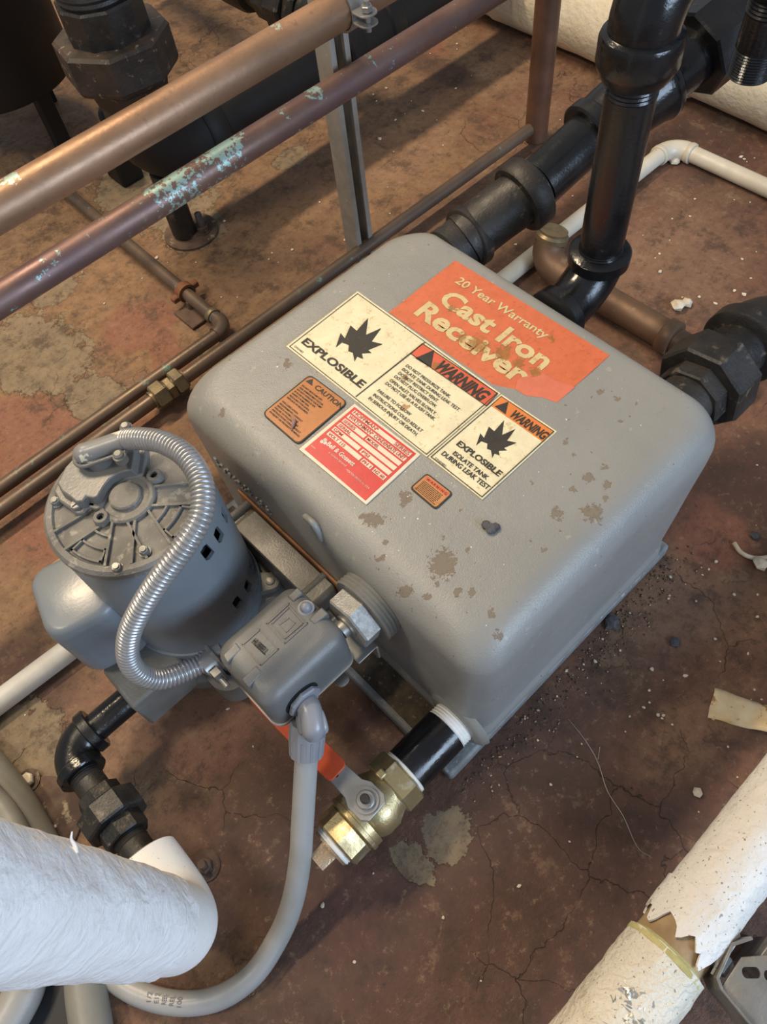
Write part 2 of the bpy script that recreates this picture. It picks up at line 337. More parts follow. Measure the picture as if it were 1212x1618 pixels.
def sweep(mb, pts, rad, n=20, cap=True):
    pts = [Vector(p) for p in pts]; m = len(pts); rf = rad if callable(rad) else (lambda t, i: rad)
    T = [(pts[min(i + 1, m - 1)] - pts[max(i - 1, 0)]).normalized() for i in range(m)]
    x = Vector((0, 0, 1)) if abs(T[0].z) < .9 else Vector((1, 0, 0)); x = (x - T[0] * x.dot(T[0])).normalized(); rs = []
    for i in range(m):
        x = (x - T[i] * x.dot(T[i])).normalized(); y = T[i].cross(x); r = rf(i / (m - 1), i)
        rs.append([pts[i] + (x * cos(2 * pi * k / n) + y * sin(2 * pi * k / n)) * r for k in range(n)])
    return mb.rings(rs, cap, cap)
def arc(p0, corner, p1, k=10):
    """quadratic-ish round corner from p0 to p1"""
    p0, c, p1 = Vector(p0), Vector(corner), Vector(p1); u, v = (p0 - c), (p1 - c); out = []
    cc = c + u + v if abs(u.normalized().dot(v.normalized())) < .05 else None
    for i in range(k + 1):
        t = i / k
        if cc is not None: out.append(cc - v * cos(t * pi / 2) - u * sin(t * pi / 2))
        else: out.append(p0 * (1 - t) ** 2 + c * 2 * t * (1 - t) + p1 * t * t)
    return out
def thread(mb, a, b, r, pitch=.0024, depth=.0009, n=28):
    a, b = Vector(a), Vector(b); L = (b - a).length; k = max(2, int(L / pitch)); prof = []
    for i in range(k): prof += [(r - depth, i * L / k), (r, (i + .5) * L / k)]
    prof.append((r - depth, L)); return lathe(mb, frame(a, b - a), prof, n)
def pipe(mb, a, b, r, n=28):
    a, b = Vector(a), Vector(b); return lathe(mb, frame(a, b - a), [(r, 0), (r, (b - a).length)], n)
def band(mb, a, d, r, L, lip=.12, n=36):
    """malleable-iron collar: bead with rounded rims"""
    c = L * lip; return lathe(mb, frame(a, d), [(r * .93, 0), (r, c), (r, L - c), (r * .95, L)], n)

def mkmesh(name, mb, m, origin, ang):
    me = bpy.data.meshes.new(name); me.from_pydata([v - origin for v in mb.v], [], mb.f); me.validate()
    import bmesh
    bm = bmesh.new(); bm.from_mesh(me); bmesh.ops.recalc_face_normals(bm, faces=bm.faces) if len(bm.faces) < 60000 else None; bm.to_mesh(me); bm.free()
    me.materials.append(m)
    if ang is not None:
        for p in me.polygons: p.use_smooth = True
        me.set_sharp_from_angle(angle=radians(ang))
    return me
def thing(name, loc, label, cat, group=None):
    o = bpy.data.objects.new(name, None); COL.objects.link(o); o.location = loc; o.empty_display_size = .02
    tag(o, label, cat, group); return o
def tag(o, label, cat=None, group=None, kind=None):
    if label: o['label'] = label
    if cat: o['category'] = cat
    if group: o['group'] = group
    if kind: o['kind'] = kind
    return o
def wloc(p):
    v = Vector((0, 0, 0))
    while p: v += p.location; p = p.parent
    return v
def obj(name, mb, m, parent=None, ang=38, bevel=0, seg=2, label=None):
    m = M[m] if isinstance(m, str) else m
    if parent is not None: org = wloc(parent)
    else:
        xs, ys, zs = [v.x for v in mb.v], [v.y for v in mb.v], [v.z for v in mb.v]
        org = Vector(((min(xs) + max(xs)) / 2, (min(ys) + max(ys)) / 2, min(zs)))
    o = bpy.data.objects.new(name, mkmesh(name, mb, m, org, ang)); COL.objects.link(o)
    if parent is not None: o.parent = parent
    else: o.location = org
    if bevel:
        b = o.modifiers.new('bevel', 'BEVEL'); b.width = bevel; b.segments = seg; b.limit_method = 'ANGLE'; b.angle_limit = radians(32)
    if label: o['label'] = label
    return o
def cut(o, mb):
    """boolean the holes in mb out of o and bake the result"""
    org = wloc(o.parent) if o.parent else o.location
    c = bpy.data.objects.new('cutter', mkmesh('cutter', mb, M['dark'], org, None)); COL.objects.link(c)
    if o.parent: c.parent = o.parent
    else: c.location = o.location
    b = o.modifiers.new('b', 'BOOLEAN'); b.object = c; b.operation = 'DIFFERENCE'; b.solver = 'EXACT'
    bpy.context.view_layer.update(); dg = bpy.context.evaluated_depsgraph_get()
    me = bpy.data.meshes.new_from_object(o.evaluated_get(dg)); o.modifiers.clear(); o.data = me
    bpy.data.objects.remove(c, do_unlink=True)
    me.set_sharp_from_angle(angle=radians(38))

# ------------------------------------------------------------------ floor and room
H = .29                                    # top of the receiver tank
mb = MB(); box(mb, (1., 1.2, -.03), (8, 8, .06)); fl = obj('floor', mb, floor_mat(), None, None)
fl.location = (0, 0, 0)
for v in fl.data.vertices: v.co += Vector((1., 1.2, -.06))
fl['kind'] = 'structure'; fl['label'] = 'dirty red painted concrete floor with peeling patches'

# ------------------------------------------------------------------ concrete pad under the receiver
mb = MB(); pad = [(-.045, -.004), (.36, -.004), (.362, .47), (-.045, .47)]
prism(mb, frame((0, 0, 0), (0, 0, 1)), pad, .0005, .024)
pt = obj('equipment_pad', mb, mat('grey_painted_pad', (.24, .26, .27), (.17, .175, .17), 60, .6, 0, .9, 150, [((.40, .42, .42), 90, .58, .7)]), None, 30, .004)
tag(pt, 'low grey painted concrete pad directly under the grey receiver tank', 'pad')
mb = MB(); F = frame((0, 0, 0), (0, 0, 1)); prism(mb, F, [(-.037, .012), (.004, .012), (.004, .46), (-.037, .46)], .0235, .0262)
obj('dirt_layer', mb, mat('loose_black_dirt', (.05, .042, .032), (.11, .085, .055), 60, .95, 0, 1., 180, [((.25, .2, .13), 160, .6, .7)]), pt, 30)

# ------------------------------------------------------------------ receiver tank
tank = thing('condensate_receiver_tank', (.17, .2, .024), 'large grey cast iron tank with rounded edges, covered in warning labels', 'tank')
TO = tank.location.copy()
TX0, TX1, TY0, TY1 = -.001, .354, -.001, .450
def tank_ring(z, d, q, r, k=10):
    # d: draft outwards, q: 0..1 progress across the rounded top edge (tighter at the back and left ends)
    x0, x1, y0, y1 = TX0 - d + .036 * q, TX1 + d - .019 * q, TY0 - d + .034 * q, TY1 + d - .022 * q
    return [Vector(((x0 + x1) / 2 + x, (y0 + y1) / 2 + y, z)) for x, y in rrect(x1 - x0, y1 - y0, r, k)]
def bulge(v, c, rad, amt, d):
    q = (v - Vector(c)).length / rad
    if q < 1: v += Vector(d) * amt * (1 - q * q) ** 2
mb = MB(); rs = [tank_ring(.026, .002, 0, .030), tank_ring(.040, .002, 0, .030), tank_ring(.044, -.001, 0, .030)]
for i in range(1, 22): rs.append(tank_ring(.044 + .20 * i / 22, -.001 + .006 * i / 22, 0, .030))
for i in range(0, 11):
    t = i / 10 * pi / 2; rs.append(tank_ring(.252 + .038 * sin(t), .005, 1 - cos(t), .030 + .012 * (i / 10)))
for i in range(1, 14): rs.append(tank_ring(.29 + .0015 * sin(i / 14 * pi / 2), .005 - .145 * i / 14, 1, max(.042 - .041 * i / 14, .0006)))
for r in rs:
    for v in r:
        bulge(v, (.35, .392, .262), .070, .022, (.8, .0, .12)); bulge(v, (.35, .238, .262), .055, .018, (.9, 0, .12)); bulge(v, (.35, .052, .25), .070, .016, (.7, -.15, .2))
        v.z += .0012 * noise.noise(v * 9); v.x += .0012 * noise.noise(v * 14 + Vector((3, 1, 2))); v.y += .0012 * noise.noise(v * 14 + Vector((9, 1, 2)))
TM = tank_mat(TO)
mb.rings(rs, True, True)
body = obj('tank_body', mb, TM, tank, 50)
# illegible cast letters along the left wall
mb = MB()
random.seed(5)
for i in range(10):
    yy = .405 - i * .0105
    for j in range(3):
        box(mb, (-.0045, yy + random.uniform(-.003, .003), .195 + (j - 1) * .006 + random.uniform(-.002, .002)), (.0045, random.uniform(.003, .006), random.uniform(.002, .006)))
obj('cast_letters', mb, TM, tank, 40, .0012)
mb = MB(); sweep(mb, catmull([PX(482, 816, -.003), PX(496, 829, -.004), PX(509, 852, -.004)]), .0035, 10); obj('casting_bump', mb, TM, tank, 60)
# drain boss at the low front corner
mb = MB(); lathe(mb, frame((.006, .03, .062), (-1, 0, 0)), [(.044, 0), (.041, .006), (.034, .010)], 36); obj('drain_boss', mb, TM, tank, 40)
# threaded bushing with hexagon on the left wall
PB = PX(592, 957, -.03)
PB = Vector((0, .136, .222))
mb = MB(); thread(mb, (.004, PB.y, PB.z), (-.021, PB.y, PB.z), .0385, .0036, .0016, 40)
bu = obj('threaded_bushing', mb, 'pumppaint', tank, 20)
mb = MB(); nut(mb, frame((-.021, PB.y, PB.z), (-1, 0, 0)), 6, .031, 0, .020, .06, .3)
obj('hexagon_head', mb, mat('sparkling_grey_paint', (.30, .31, .31), (.24, .24, .23), 200, .35, .2, .5, 700), bu, 25)
mb = MB(); lathe(mb, frame((-.041, PB.y, PB.z), (-1, 0, 0)), [(.013, 0), (.013, .002), (.009, .003)], 20)
obj('float_rod_gland', mb, 'steel', bu, 30)

# ---- labels on the tank: frame u = -y (reading direction), v = +x
ZT = .2917
def poly_px(mb, pts, z0, z1):
    q = [P(x, y, z1) for x, y in pts]; return prism(mb, I4, [(p.x, p.y) for p in q], z0, z1)
def c3(x, y): return (430 + x * .4455, 400 + y * .4455)
def c6(x, y): return (460 + x * .2475, 630 + y * .2475)
def c8(x, y): return (410 + x * .132, 560 + y * .132)
def text_mesh(s, bold=0., shear=0.):
    cu = bpy.data.curves.new('t', 'FONT'); cu.body = s; cu.size = 1; cu.offset = bold; cu.shear = shear; cu.resolution_u = 3; cu.extrude = 0
    o = bpy.data.objects.new('t', cu); COL.objects.link(o); bpy.context.view_layer.update()
    me = bpy.data.meshes.new_from_object(o.evaluated_get(bpy.context.evaluated_depsgraph_get()))
    v = [Vector(x.co) for x in me.vertices]; f = [tuple(p.vertices) for p in me.polygons]
    bpy.data.objects.remove(o, do_unlink=True); bpy.data.curves.remove(cu); bpy.data.meshes.remove(me); return v, f
def put_text(mb, s, a, b, cap, z, bold=0., shear=0., lower=False):
    """text s from world point a to b (baseline), capital height cap"""
    v, f = text_mesh(s, bold, shear)
    x0, x1 = min(q.x for q in v), max(q.x for q in v); a, b = Vector((a[0], a[1])), Vector((b[0], b[1])); u = (b - a).normalized(); w = Vector((-u.y, u.x)); sx = (b - a).length / (x1 - x0); sy = cap / .73
    mb.add([Vector((*(a + u * (q.x - x0) * sx + w * q.y * sy), z)) for q in v], f)
def text_px(mb, s, conv, p0, p1, cap, z=None, **k):
    z = z or ZT + .0006; q0, q1 = P(*conv(*p0), z), P(*conv(*p1), z)
    # straighten the baseline to the label's own direction
    d = (q1 - q0); m = (q0 + q1) / 2; L = d.length; u = Vector((0, -1, 0)); q0 = m - u * L / 2; q1 = m + u * L / 2
    put_text(mb, s, q0, q1, cap, z, **k)
def sheet(name, label, conv, pts, m, z0=ZT - .0022, dz=0., parent=tank):
    mb = MB(); q = [P(*conv(*p), ZT + dz) for p in pts]
    prism(mb, I4, [(p.x, p.y) for p in q], z0, ZT + dz); return obj(name, mb, m, parent, None, label=label)
def line_px(mb, conv, pts, w, z, closed=True):
    q = [P(*conv(*p), z) for p in pts]; n = len(q)
    for i in range(n if closed else n - 1):
        a, b = q[i], q[(i + 1) % n]; u = (b - a).normalized(); s_ = Vector((-u.y, u.x, 0)) * w / 2; e = u * w / 2
        mb.add([a - e - s_, b + e - s_, b + e + s_, a - e + s_], [(0, 1, 2, 3)])
Z1, Z2 = ZT + .0004, ZT + .0008
# orange
s1 = sheet('orange_label', 'large orange label with cream lettering', c3, [(650, 25), (415, 210), (950, 583), (1197, 362)], 'lb_orange')
mb = MB(); text_px(mb, '20 Year Warranty', c3, (645, 103), (968, 303), .0115, Z1, bold=.02)
text_px(mb, 'Cast Iron', c3, (582, 172), (962, 410), .0245, Z1, bold=.035)
text_px(mb, 'Receiver', c3, (497, 216), (880, 460), .0250, Z1, bold=.035)
obj('lettering', mb, 'lb_creamtext', s1, None, label='cream lettering')
# worn patch at the label's corner and the dark smear
mb = MB(); poly = [c3(*p) for p in [(905, 425), (870, 450), (862, 482), (900, 505), (960, 512), (1010, 530), (1075, 475), (1010, 455), (960, 425)]]; poly_px(mb, poly, ZT + .0001, ZT + .0003)
obj('faded_patch', mb, print_mat('faded_orange_vinyl', (.62, .17, .10), (.5, .14, .08), .66), s1, None)
# large white label
s2 = sheet('warning_label', 'wide cream warning label split into two panels', c3, [(303, 135), (50, 330), (548, 722), (810, 497)], 'lb_cream', dz=.0002)
mb = MB()
line_px(mb, c3, [(303, 143), (62, 330), (547, 713), (798, 497)], .0008, Z2); line_px(mb, c3, [(540, 317), (297, 508)], .0011, Z2, False)
line_px(mb, c3, [(532, 320), (306, 500), ], .0004, Z2, False)
def burst(mb, cx, cy, k):
    pts = [(226, 333), (243, 283), (258, 302), (278, 256), (300, 275), (340, 230), (332, 290), (386, 266), (352, 313), (391, 322), (340, 343), (352, 353), (318, 355), (322, 374), (301, 366), (292, 383), (286, 352), (270, 347), (272, 325), (247, 316)]
    prism(mb, I4, [(q.x, q.y) for q in [P(*c3(cx + (x - 308) * k, cy + (y - 310) * k), Z2) for x, y in pts]], Z2 - .0003, Z2)
burst(mb, 308, 310, 1.)
text_px(mb, 'EXPLOSIBLE', c3, (100, 318), (316, 476), .0098, Z2, bold=.03)
text_px(mb, 'DN0482', c3, (76, 332), (108, 354), .0026, Z2)
for s, a, b in [('DO NOT PRESSURIZE TANK.', (470, 402), (630, 512)), ('ISOLATE TANK DURING LEAK TEST.', (457, 414), (662, 560)), ('DO NOT RESTRICT VENT.', (443, 428), (586, 528)),
                ('DO NOT PLUG OVERFLOW.', (428, 441), (581, 546)), ('OPEN INLET VALVES SLOWLY.', (412, 454), (579, 572)), ('DO NOT USE AS A FLASH TANK.', (397, 465), (576, 592)),
                ('FAILURE TO FOLLOW', (368, 492), (490, 574)), ('INSTRUCTIONS COULD RESULT', (353, 506), (530, 633)), ('IN SERIOUS INJURY OR DEATH.', (336, 518), (514, 646))]:
    text_px(mb, s, c3, a, b, .0040, Z2, bold=.012)
obj('lettering', mb, 'ink', s2, None, label='black lettering and burst symbol')
mb = MB(); q = [P(*c3(*p), Z2) for p in [(533, 320), (492, 356), (760, 541), (800, 497)]]; prism(mb, I4, [(p.x, p.y) for p in q], ZT, Z2 - .0001)
h2 = obj('header_panel', mb, 'lb_warn', s2, None, label='orange red header panel')
mb = MB(); Z3 = Z2 + .0003; line_px(mb, c3, [(533, 320), (492, 356), (760, 541), (800, 497)], .0008, Z3)
text_px(mb, 'WARNING', c3, (574, 408), (745, 526), .0150, Z3, bold=.04, shear=.25)
def tri(mb, pts, z): prism(mb, I4, [(q.x, q.y) for q in [P(*c3(*p), z) for p in pts]], z - .0003, z)
tri(mb, [(508, 372), (575, 343), (563, 405)], Z3)
s2.location = s2.location
def child_ink(mb, par):
    return obj('lettering', mb, 'ink', par.parent, None)
child_ink(mb, h2)
# small white label
s3 = sheet('explosion_label', 'small cream warning label with a burst symbol', c3, [(813, 500), (553, 723), (745, 873), (1010, 632)], 'lb_cream', dz=.0006)
mb = MB(); ZA = ZT + .0012
line_px(mb, c3, [(813, 508), (564, 722), (744, 864), (999, 632)], .0009, ZA); burst(mb, 795, 662, .87)
text_px(mb, 'EXPLOSIBLE', c3, (650, 680), (805, 790), .0068, ZA, bold=.03)
text_px(mb, 'ISOLATE TANK', c3, (636, 714), (762, 802), .0052, ZA, bold=.02)
text_px(mb, 'DURING LEAK TEST', c3, (597, 714), (764, 838), .0056, ZA, bold=.02)
text_px(mb, 'DN0485', c3, (574, 730), (614, 757), .0026, ZA)
obj('lettering', mb, 'ink', s3, None, label='black lettering and burst symbol')
mb = MB(); q = [P(*c3(*p), ZA) for p in [(814, 508), (778, 541), (960, 668), (999, 632)]]; prism(mb, I4, [(p.x, p.y) for p in q], ZT, ZA - .0001)
obj('header_panel', mb, 'lb_warn2', s3, None, label='orange header panel')
mb = MB(); text_px(mb, 'WARNING', c3, (840, 578), (962, 662), .0108, ZA + .0003, bold=.03, shear=.2); tri(mb, [(790, 543), (838, 527), (828, 571)], ZA + .0003)
obj('lettering', mb, 'ink', s3, None, label='black header lettering')
# red data label
s4 = sheet('data_label', 'red and cream data plate with blank fields', c6, [(405, 32), (50, 322), (478, 675), (825, 355)], 'lb_pale', dz=.0001)
s4r_pts = [(405, 52), (85, 322), (474, 650), (798, 350)]
mb = MB(); q = [P(*c6(*p), Z1) for p in s4r_pts]; prism(mb, I4, [(p.x, p.y) for p in q], ZT - .0005, Z1)
obj('red_field', mb, 'lb_red', s4, None)
A, B_, C_, D_ = [P(*c6(*p), Z2) for p in s4r_pts]     # top-left (A), bottom-left (B), bottom-right (C), top-right (D)
def uv(u, v): return A.lerp(D_, u).lerp(B_.lerp(C_, u), v)
mb = MB(); RT = [.035, .135, .235, .335, .435, .54]; RHt = .072
for i, v0 in enumerate(RT):
    spans = [(.035, .965)] if i in (0, 1, 3) else [(.035, .40), (.425, .965)] if i == 2 else [(.035, .47), (.50, .965)] if i == 4 else [(.035, .575), (.60, .755), (.785, .965)]
    if i == 3: spans = [(.035, .965)]
    for a, b in spans:
        prism(mb, I4, [(p.x, p.y) for p in (uv(a, v0), uv(a, v0 + RHt), uv(b, v0 + RHt), uv(b, v0))], Z1 - .0001, Z2)
obj('blank_fields', mb, 'lb_pale', s4, None)
mb = MB(); ZB = Z2 + .0003
def tuv(mb, s, u0, u1, v, cap, **k):
    a, b = uv(u0, v), uv(u1, v); put_text(mb, s, a, b, cap, ZB, **k)
for s, u0, u1, i in (('HOFFMAN', .05, .42, 0), ('SERIES', .72, .95, 0), ('WATCHMAN', .05, .42, 1), ('CONDENSATE UNIT', .47, .95, 1), ('SERIES', .05, .24, 2), ('MODEL', .44, .62, 2), ('SERIAL', .05, .25, 3), ('GPM', .05, .19, 4), ('PSI', .52, .63, 4), ('VOLT 115', .05, .32, 5), ('PH 1', .615, .74, 5), ('HZ 60', .80, .95, 5)):
    tuv(mb, s, u0, u1, RT[i] + RHt * .86, .0043 if i < 2 else .0036, bold=.02)
for u, i in ((.435, 0), (.435, 1)):
    c = uv(u, RT[i] + RHt * .3); lathe(mb, frame((c.x, c.y, ZB - .0003), (0, 0, 1)), [(.0009, 0), (.0009, .0003)], 12)
obj('lettering', mb, 'redink', s4, None, label='red lettering')
mb = MB(); ZB = Z1 + .0003
tuv(mb, 'Bell & Gossett', .14, .58, .735, .0052, bold=.03); tuv(mb, 'a xylem brand', .24, .52, .81, .0026); tuv(mb, 'MORTON GROVE, ILL. U.S.A.', .56, .93, .845, .0022); tuv(mb, 'DN0078', .02, .09, .90, .0016)
for dx, dy in ((0, 0), (.0035, .001), (.0008, .0036)):
    c = uv(.085, .725); lathe(mb, frame((c.x + dy - .001, c.y - dx + .001, ZB - .0003), (0, 0, 1)), [(.0021, 0), (.0021, .0003)], 14)
obj('lettering', mb, 'paleink', s4, None, label='pale lettering')
# caution label
def rounded_px(conv, pts, r=.12, k=4):
    out = []; n = len(pts)
    for i in range(n):
        p, a, b = Vector(pts[i]), Vector(pts[i - 1]), Vector(pts[(i + 1) % n]); d = min((a - p).length, (b - p).length) * r
        s0, s1_ = p + (a - p).normalized() * d, p + (b - p).normalized() * d
        for j in range(k + 1):
            t = j / k; out.append(tuple(s0 * (1 - t) ** 2 + p * 2 * t * (1 - t) + s1_ * t * t))
    return out
cp = [(605, 236), (28, 706), (460, 1084), (1064, 575)]
s5 = sheet('caution_label', 'amber caution label with rounded black border', c8, rounded_px(c8, cp), 'ink')
ci = [(607, 256), (48, 706), (460, 1064), (1042, 575)]
mb = MB(); q = [P(*c8(*p), Z1) for p in rounded_px(c8, ci)]; prism(mb, I4, [(p.x, p.y) for p in q], ZT - .0005, Z1); obj('amber_field', mb, 'lb_caution', s5, None)
mb = MB(); text_px(mb, 'CAUTION', c8, (648, 400), (968, 648), .0062, Z2, bold=.015)
for i, (s, w) in enumerate([('DO NOT RUN PUMP DRY.', .62), ('SEAL DAMAGE MAY OCCUR.', .72), ('DO NOT OPERATE THE PUMP', .74), ('IF FLOW NUMBER IS ON', .62), ('INSPECT PUMP SEAL', .52), ('REGULARLY FOR LEAKS.', .60), ('REPLACE AS REQUIRED.', .64), ('', 0), ('FOR LUBRICATION', .48), ('REQUIREMENTS, CONSULT', .70), ('SERVICE INSTRUCTIONS.', .66), ('FAILURE TO FOLLOW THESE', .72), ('INSTRUCTIONS COULD RESULT', .88), ('IN INJURY OR PROPERTY DAMAGE.', .94)]):
    if not s: continue
    v = .20 + i * .053; a = P(*c8(607, 256), Z2); b = P(*c8(48, 706), Z2); c = P(*c8(460, 1064), Z2); d = P(*c8(1042, 575), Z2)
    f = lambda u, v: a.lerp(d, u).lerp(b.lerp(c, u), v)
    put_text(mb, s, f(.05, v + .03), f(.05 + w * .92, v + .03), .0021, Z2, bold=.02)
prism(mb, I4, [(q.x, q.y) for q in [P(*c8(*p), Z2) for p in [(553, 318), (640, 292), (628, 372)]]], Z1, Z2)
obj('lettering', mb, 'ink', s5, None, label='black lettering')
mb = MB(); sweep(mb, catmull([P(*c8(380, 735), Z2), P(*c8(412, 790), Z2 + .001), P(*c8(398, 850), Z2 + .001), P(*c8(388, 905), Z2)]), lambda t, i: .0006 + .0018 * sin(pi * min(t * 1.1, 1)), 8)
o = obj('dead_leaf_curl', mb, mat('pink_brown_flake', (.35, .20, .17), (.2, .1, .08), 60, .7)); tag(o, 'small curled brown flake lying on the amber caution label', 'debris')
# tiny amber label
s6 = sheet('small_amber_label', 'tiny amber label with dark rounded border', c6, rounded_px(c6, [(868, 473), (757, 568), (922, 707), (1036, 603)], .16), 'ink')
mb = MB(); tp = [(868, 484), (772, 568), (922, 695), (1022, 603)]; q = [P(*c6(*p), Z1) for p in rounded_px(c6, tp, .14)]; prism(mb, I4, [(p.x, p.y) for p in q], ZT - .0005, Z1); obj('amber_field', mb, 'lb_tiny', s6, None)
a, b, c, d = [P(*c6(*p), Z2) for p in tp]; f = lambda u, v: a.lerp(d, u).lerp(b.lerp(c, u), v)
mb = MB(); prism(mb, I4, [(p.x, p.y) for p in (f(.04, .05), f(.04, .25), f(.96, .25), f(.96, .05))], Z1, Z2 - .0003); obj('header_panel', mb, 'lb_warn', s6, None)
mb = MB(); put_text(mb, 'W A R N I N G', f(.1, .23), f(.92, .23), .0028, Z2)
random.seed(3)
for i in range(8):
    u = .08
    while u < .84:
        w = random.uniform(.03, .10); v = .33 + i * .08
        prism(mb, I4, [(p.x, p.y) for p in (f(u, v), f(u, v + .032), f(u + w, v + .032), f(u + w, v))], Z2 - .0002, Z2); u += w + .025
obj('lettering', mb, 'ink', s6, None, label='black print too small to read')

# ------------------------------------------------------------------ lump of dirt on the tank
mb = MB()
for i, (x, y, r) in enumerate(((768, 829, .0045), (776, 834, .0055), (784, 832, .004), (773, 838, .0035))):
    c = P(x, y, H + .003); k = 8
    rs = [[c + Vector((r * sin(pi * (j + .3) / 5.5) * cos(2 * pi * q / k) * random.uniform(.8, 1.2), r * sin(pi * (j + .3) / 5.5) * sin(2 * pi * q / k) * random.uniform(.8, 1.2), r * .6 * cos(pi * (j + .3) / 5.5))) for q in range(k)] for j in range(6)]
    mb.rings(rs)
o = obj('dirt_lump', mb, M['stone'], None, 20); tag(o, 'small black lump of dirt on the bare tank top near the tiny amber label', 'debris')

# ------------------------------------------------------------------ pump and motor
MC = Vector((-.12, .337)); MR = .0785; MZ0, MZ1 = .122, .326
motor = thing('condensate_pump', (MC.x, MC.y, .0), 'grey electric pump motor standing upright beside the tank, bolted to it', 'pump')
FM = frame((MC.x, MC.y, 0), (0, 0, 1))
# shell with slots
mb = MB(); lathe(mb, FM, [(MR - .003, MZ0 + .004), (MR, MZ0 + .006), (MR, MZ1 - .012), (MR - .0005, MZ1 - .008), (MR - .003, MZ1 - .008), (MR - .004, MZ1 - .010), (MR - .004, MZ0 + .004)], 96, cap=False)
n = 96; L = len(mb.v); mb.f += [(L - n + i, L - n + (i + 1) % n, (i + 1) % n, i) for i in range(n)]
sh = obj('motor_shell', mb, 'motor', motor, 38)
mb = MB()
def slot(px, py, sk=.3, w=.0075, h=.022):
    # intersect the pixel ray with the shell cylinder
    d = ray(px, py); o = CAM; ax, ay = o.x - MC.x, o.y - MC.y
    a = d.x ** 2 + d.y ** 2; b = 2 * (ax * d.x + ay * d.y); c = ax * ax + ay * ay - MR * MR
    disc = b * b - 4 * a * c
    if disc < 0: return
    t = (-b - sqrt(disc)) / (2 * a); p = o + d * t; nrm = Vector((p.x - MC.x, p.y - MC.y, 0)).normalized()
    F = frame(p - nrm * .006, nrm, (0, 0, 1))
    q = [(-h / 2, -w), (h / 2 - .002, -w * .55), (h / 2, w * .1), (h / 2 - .002, w), (-h / 2 + .004, w * .9), (-h / 2, w * .3)]
    prism(mb, F, q, 0, .012)
for x, y in ((328, 872), (346, 844), (355, 812), (376, 951), (392, 925), (397, 893)): slot(x, y, h=.024 if y < 880 else .022, w=.0066)
cut(sh, mb)
mb = MB(); lathe(mb, FM, [(.058, MZ0 + .01), (.066, MZ0 + .03), (.066, MZ1 - .03), (.055, MZ1 - .015)], 40); obj('motor_core', mb, 'dark', motor, 40)
# end bell
mb = MB(); z = MZ1 - .010
lathe(mb, FM, [(MR - .001, z), (MR + .0012, z + .002), (MR + .0012, z + .009), (MR - .002, z + .012), (MR - .0075, z + .012), (MR - .009, z + .009), (.0275, z + .0095), (.0272, z + .013), (.0255, z + .0145), (.0225, z + .0145), (.0215, z + .0132), (.0158, z + .0135), (.0152, z + .0170), (.0138, z + .0182), (.002, z + .0186)], 72)
eb = obj('end_bell', mb, 'endbell', motor, 34)
ZE = z + .0095
mb = MB()
def sector(r0, r1, a0, a1, z0, z1, k=10):
    p = [(r0 * cos(a0 + (a1 - a0) * i / k), r0 * sin(a0 + (a1 - a0) * i / k)) for i in range(k + 1)] + [(r1 * cos(a1 - (a1 - a0) * i / k), r1 * sin(a1 - (a1 - a0) * i / k)) for i in range(k + 1)]
    prism(mb, FM, p, z0, z1)
def ang_px(px, py):
    p = P(px, py, ZE); return atan2(p.y - MC.y, p.x - MC.x)
# radial arms toward lower-left, bottom, right of the view, and arc ribs between them
arms = [ang_px(105, 850), ang_px(190, 880), ang_px(310, 780), ang_px(250, 868)]
for a in arms:
    for s_ in (-1, 1):
        aa = a + s_ * .17; c0, c1 = Vector((.027 * cos(a + s_ * .40), .027 * sin(a + s_ * .40))), Vector((.071 * cos(aa), .071 * sin(aa))); u = (c1 - c0).normalized(); w = Vector((-u.y, u.x)) * .0012
        prism(mb, FM, [tuple(c0 - w), tuple(c1 - w), tuple(c1 + w), tuple(c0 + w)], ZE - .001, ZE + .0032, 1)
aset = sorted(arms)
for k_, (r0, r1) in enumerate(((.040, .042), (.0535, .0555), (.066, .068))):
    for i in range(len(aset)):
        a0 = aset[i] + .24; a1 = aset[(i + 1) % len(aset)] - .24
        if a1 < a0: a1 += 2 * pi
        if a1 - a0 > 2.6: continue
        if a1 - a0 < .15: continue
        mid = (a0 + a1) / 2
        sector(r0, r1, a0, a1, ZE - .001, ZE + .0028)
        if k_ == 1:
            for q in (a0, a1 - .03): sector(.0535, .068, q, q + .03, ZE - .001, ZE + .0028, 2)
obj('casting_ribs', mb, 'endbell', motor, 30, .0006)
# bosses with holes
for (x, y) in ((160, 818), (244, 752)):
    c = P(x, y, ZE + .005); mb = MB(); F = frame((c.x, c.y, ZE - .002), (0, 0, 1)); lathe(mb, F, [(.0085, 0), (.0075, .008), (.0066, .0095), (.0036, .0095), (.0034, .002)], 24); obj('screw_boss', mb, 'endbell', motor, 34)
    mb = MB(); lathe(mb, frame((c.x, c.y, ZE), (0, 0, 1)), [(.0034, 0), (.0034, .0035)], 16); obj('screw_hole', mb, 'dark', motor, 30)
# through bolts
for (x, y) in ((183, 895), (86, 790), (226, 868)):
    c = P(x, y, ZE + .006); mb = MB(); F = frame((c.x, c.y, ZE), (0, 0, 1)); lathe(mb, F, [(.0056, 0), (.0056, .0012), (.0045, .0014)], 20); nut(mb, F, 6, .0046, .0012, .0062, .12); lathe(mb, F, [(.003, .006), (.003, .0078)], 14)
    obj('bolt', mb, 'bolt', motor, 30)
